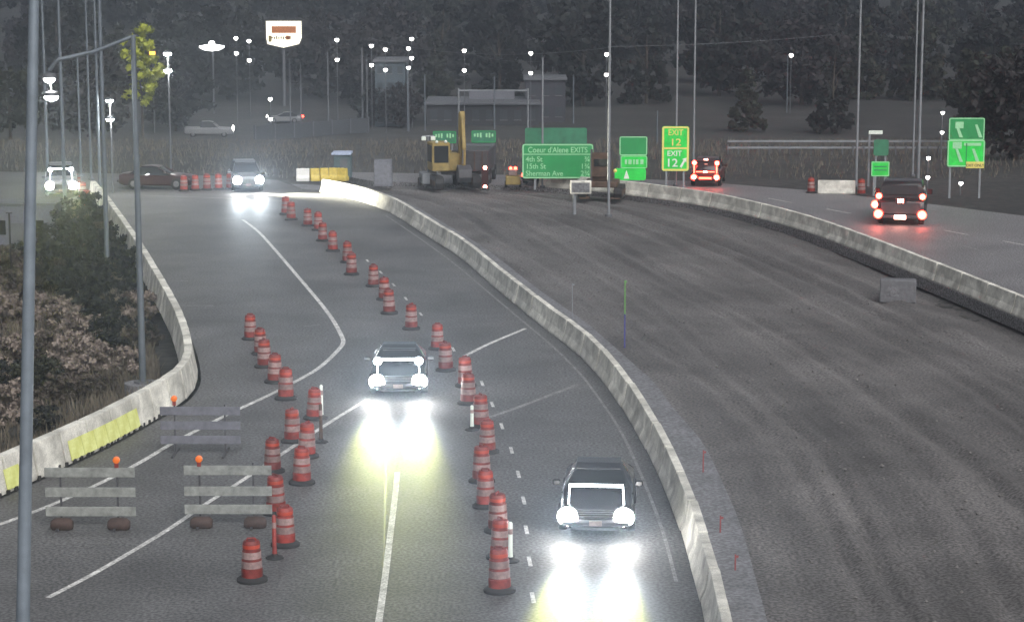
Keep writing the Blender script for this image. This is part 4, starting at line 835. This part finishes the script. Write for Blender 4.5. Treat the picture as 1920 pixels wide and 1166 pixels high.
# brush on the left bank
bush_p = [crown_mesh('foliage', LT, .9, .55, .55, 40, 70, .13, 'round', 51), crown_mesh('foliage', LB_, .9, .6, .6, 40, 70, .13, 'round', 52), crown_mesh('foliage', LD, 1.0, .75, .75, 40, 64, .14, 'round', 53), crown_mesh('foliage', LG, .9, .6, .6, 40, 64, .13, 'round', 54)]
stem = MB()
for a in range(6): stem.cyl((0, 0, -.2), (.45*math.cos(a), .45*math.sin(a), .8), .025, .012, 5)
stem = stem.mesh('stems', BARK)
bushes = [(60, 600, 0, 1.1), (115, 640, 0, 1.3), (160, 655, 0, 1.2), (190, 690, 0, .9), (90, 690, 1, 1.2), (150, 720, 0, 1.0), (185, 745, 1, .9), (120, 760, 1, 1.1), (70, 745, 3, 1.2), (30, 700, 0, 1.4), (20, 800, 0, 1.2), (75, 815, 2, .8), (15, 620, 0, 1.3), (230, 660, 2, 1.3), (215, 600, 2, 1.5), (170, 570, 2, 1.7), (130, 540, 2, 1.8), (180, 500, 2, 1.7), (120, 480, 2, 1.7), (150, 440, 2, 1.6), (95, 560, 1, 1.2), (230, 520, 2, 1.2), (255, 600, 0, 1.0), (270, 650, 1, .9), (235, 705, 0, .9), (200, 450, 1, 1.0), (60, 660, 0, 1.0), (25, 560, 1, 1.2), (5, 740, 2, 1.2), (35, 500, 3, 1.2), (110, 595, 0, 1.0), (140, 690, 0, 1.1), (5, 520, 1, 1.3)]
bl = ['tan dry', 'brown', 'dark', 'dull green']
cnt = {}
for (x, y, pr, s) in sorted(bushes, key=lambda q: -q[1]):
    P = gp(x, y, -1.2); zz = float(ground_z(np.array(P.x), np.array(P.y))); P = gp(x, y, zz); zz = float(ground_z(np.array(P.x), np.array(P.y)))
    cnt[pr] = cnt.get(pr, -1)+1; t = thing('shrub', f'{bl[pr]} shrub on the left bank, {ORD[cnt[pr]]} {bl[pr]} one from the bottom', 'shrub', (P.x, P.y, zz), random.random()*6, 'shrubs on the left bank'); t.scale = (s, s, s*random.uniform(.8, 1.2)); link('stems', stem, t); link('foliage', bush_p[pr], t)
# dry grass on bank and verges
GR = leaf_mat('dry_grass_blade', (.085, .075, .058), (.15, .13, .10)); V = []; F = []
def blades(n, fx):
    for _ in range(n):
        p = fx()
        if p is None: continue
        x, y, z = p; h = random.uniform(.2, .65); a = random.uniform(0, 6.28); w = .03; lx_, ly_ = random.gauss(0, .12), random.gauss(0, .12); k = len(V)
        V.extend([(x-w*math.cos(a), y-w*math.sin(a), z-.05), (x+w*math.cos(a), y+w*math.sin(a), z-.05), (x+lx_, y+ly_, z+h)]); F.append((k, k+1, k+2))
def bank():
    y = random.uniform(56, 130); lb = float(np.interp(y, *zip(*sorted([(p.y, p.x) for p in LB])))); x = lb-1.0-abs(random.gauss(0, 5)); return (x, y, float(ground_z(np.array(x), np.array(y))))
def verge():
    y = random.uniform(140, 235); x = random.uniform(-.26*y, .26*y); re = float(np.interp(x, [p.x for p in reversed(right_edge)], [p.y for p in reversed(right_edge)]))
    if y < max(146, re+1): return None
    return (x, y, float(ground_z(np.array(x), np.array(y))))
blades(30000, bank); blades(14000, verge)
me = bpy.data.meshes.new('dry_grass'); me.from_pydata(V, [], F); me.update(); me.materials.append(GR); tag(link('dry_grass', me), 'thin dry grass on the left bank and the far verges', 'grass', kind='stuff')

# loose stones on the dug-up median and the shoulder edge
V = []; F = []
for _ in range(1500):
    i = random.randrange(420); j = min(149, int(abs(random.gauss(0, .35))*150) if random.random() < .5 else random.randrange(150))
    r = random.uniform(.015, .06)*(1.4 if random.random() < .03 else 1); c = Vector((X_[i, j]+random.uniform(-.15, .15), Yv[i, j]+random.uniform(-.15, .15), Z_[i, j]+r*.3)); k = len(V)
    for dx, dy, dz in ((1, 0, 0), (-1, 0, 0), (0, 1, 0), (0, -1, 0), (0, 0, .8), (0, 0, -.8)): V.append(tuple(c+Vector((dx, dy, dz))*r*random.uniform(.7, 1.3)))
    F += [(k, k+2, k+4), (k+2, k+1, k+4), (k+1, k+3, k+4), (k+3, k, k+4), (k+2, k, k+5), (k+1, k+2, k+5), (k+3, k+1, k+5), (k, k+3, k+5)]
me = bpy.data.meshes.new('loose_stones'); me.from_pydata(V, [], F); me.update(); me.materials.append(mat('stone', (.13, .125, .12), rough=.9, var=.5, scale=2.0)); tag(link('loose_stones', me), 'loose stones scattered over the dug up median', 'gravel', kind='stuff')

# ---------------------------------------------------------------- haze
hz = MB().box((0, 700, 35), (1900, 1640, 92)).build('haze', mat('tmp', (.5, .5, .5)), None); hz['kind'] = 'stuff'; tag(hz, 'thin grey morning haze over the whole road', 'haze')
hm = bpy.data.materials.new('haze_air'); hm.use_nodes = True; n_ = hm.node_tree.nodes; n_.remove(n_['Principled BSDF']); pv = n_.new('ShaderNodeVolumePrincipled'); pv.inputs['Density'].default_value = 0.0010; pv.inputs['Color'].default_value = (.72, .78, .88, 1); pv.inputs['Anisotropy'].default_value = 0.86
hm.node_tree.links.new(pv.outputs[0], n_['Material Output'].inputs['Volume']); hz.data.materials.clear(); hz.data.materials.append(hm); hz.display_type = 'WIRE'
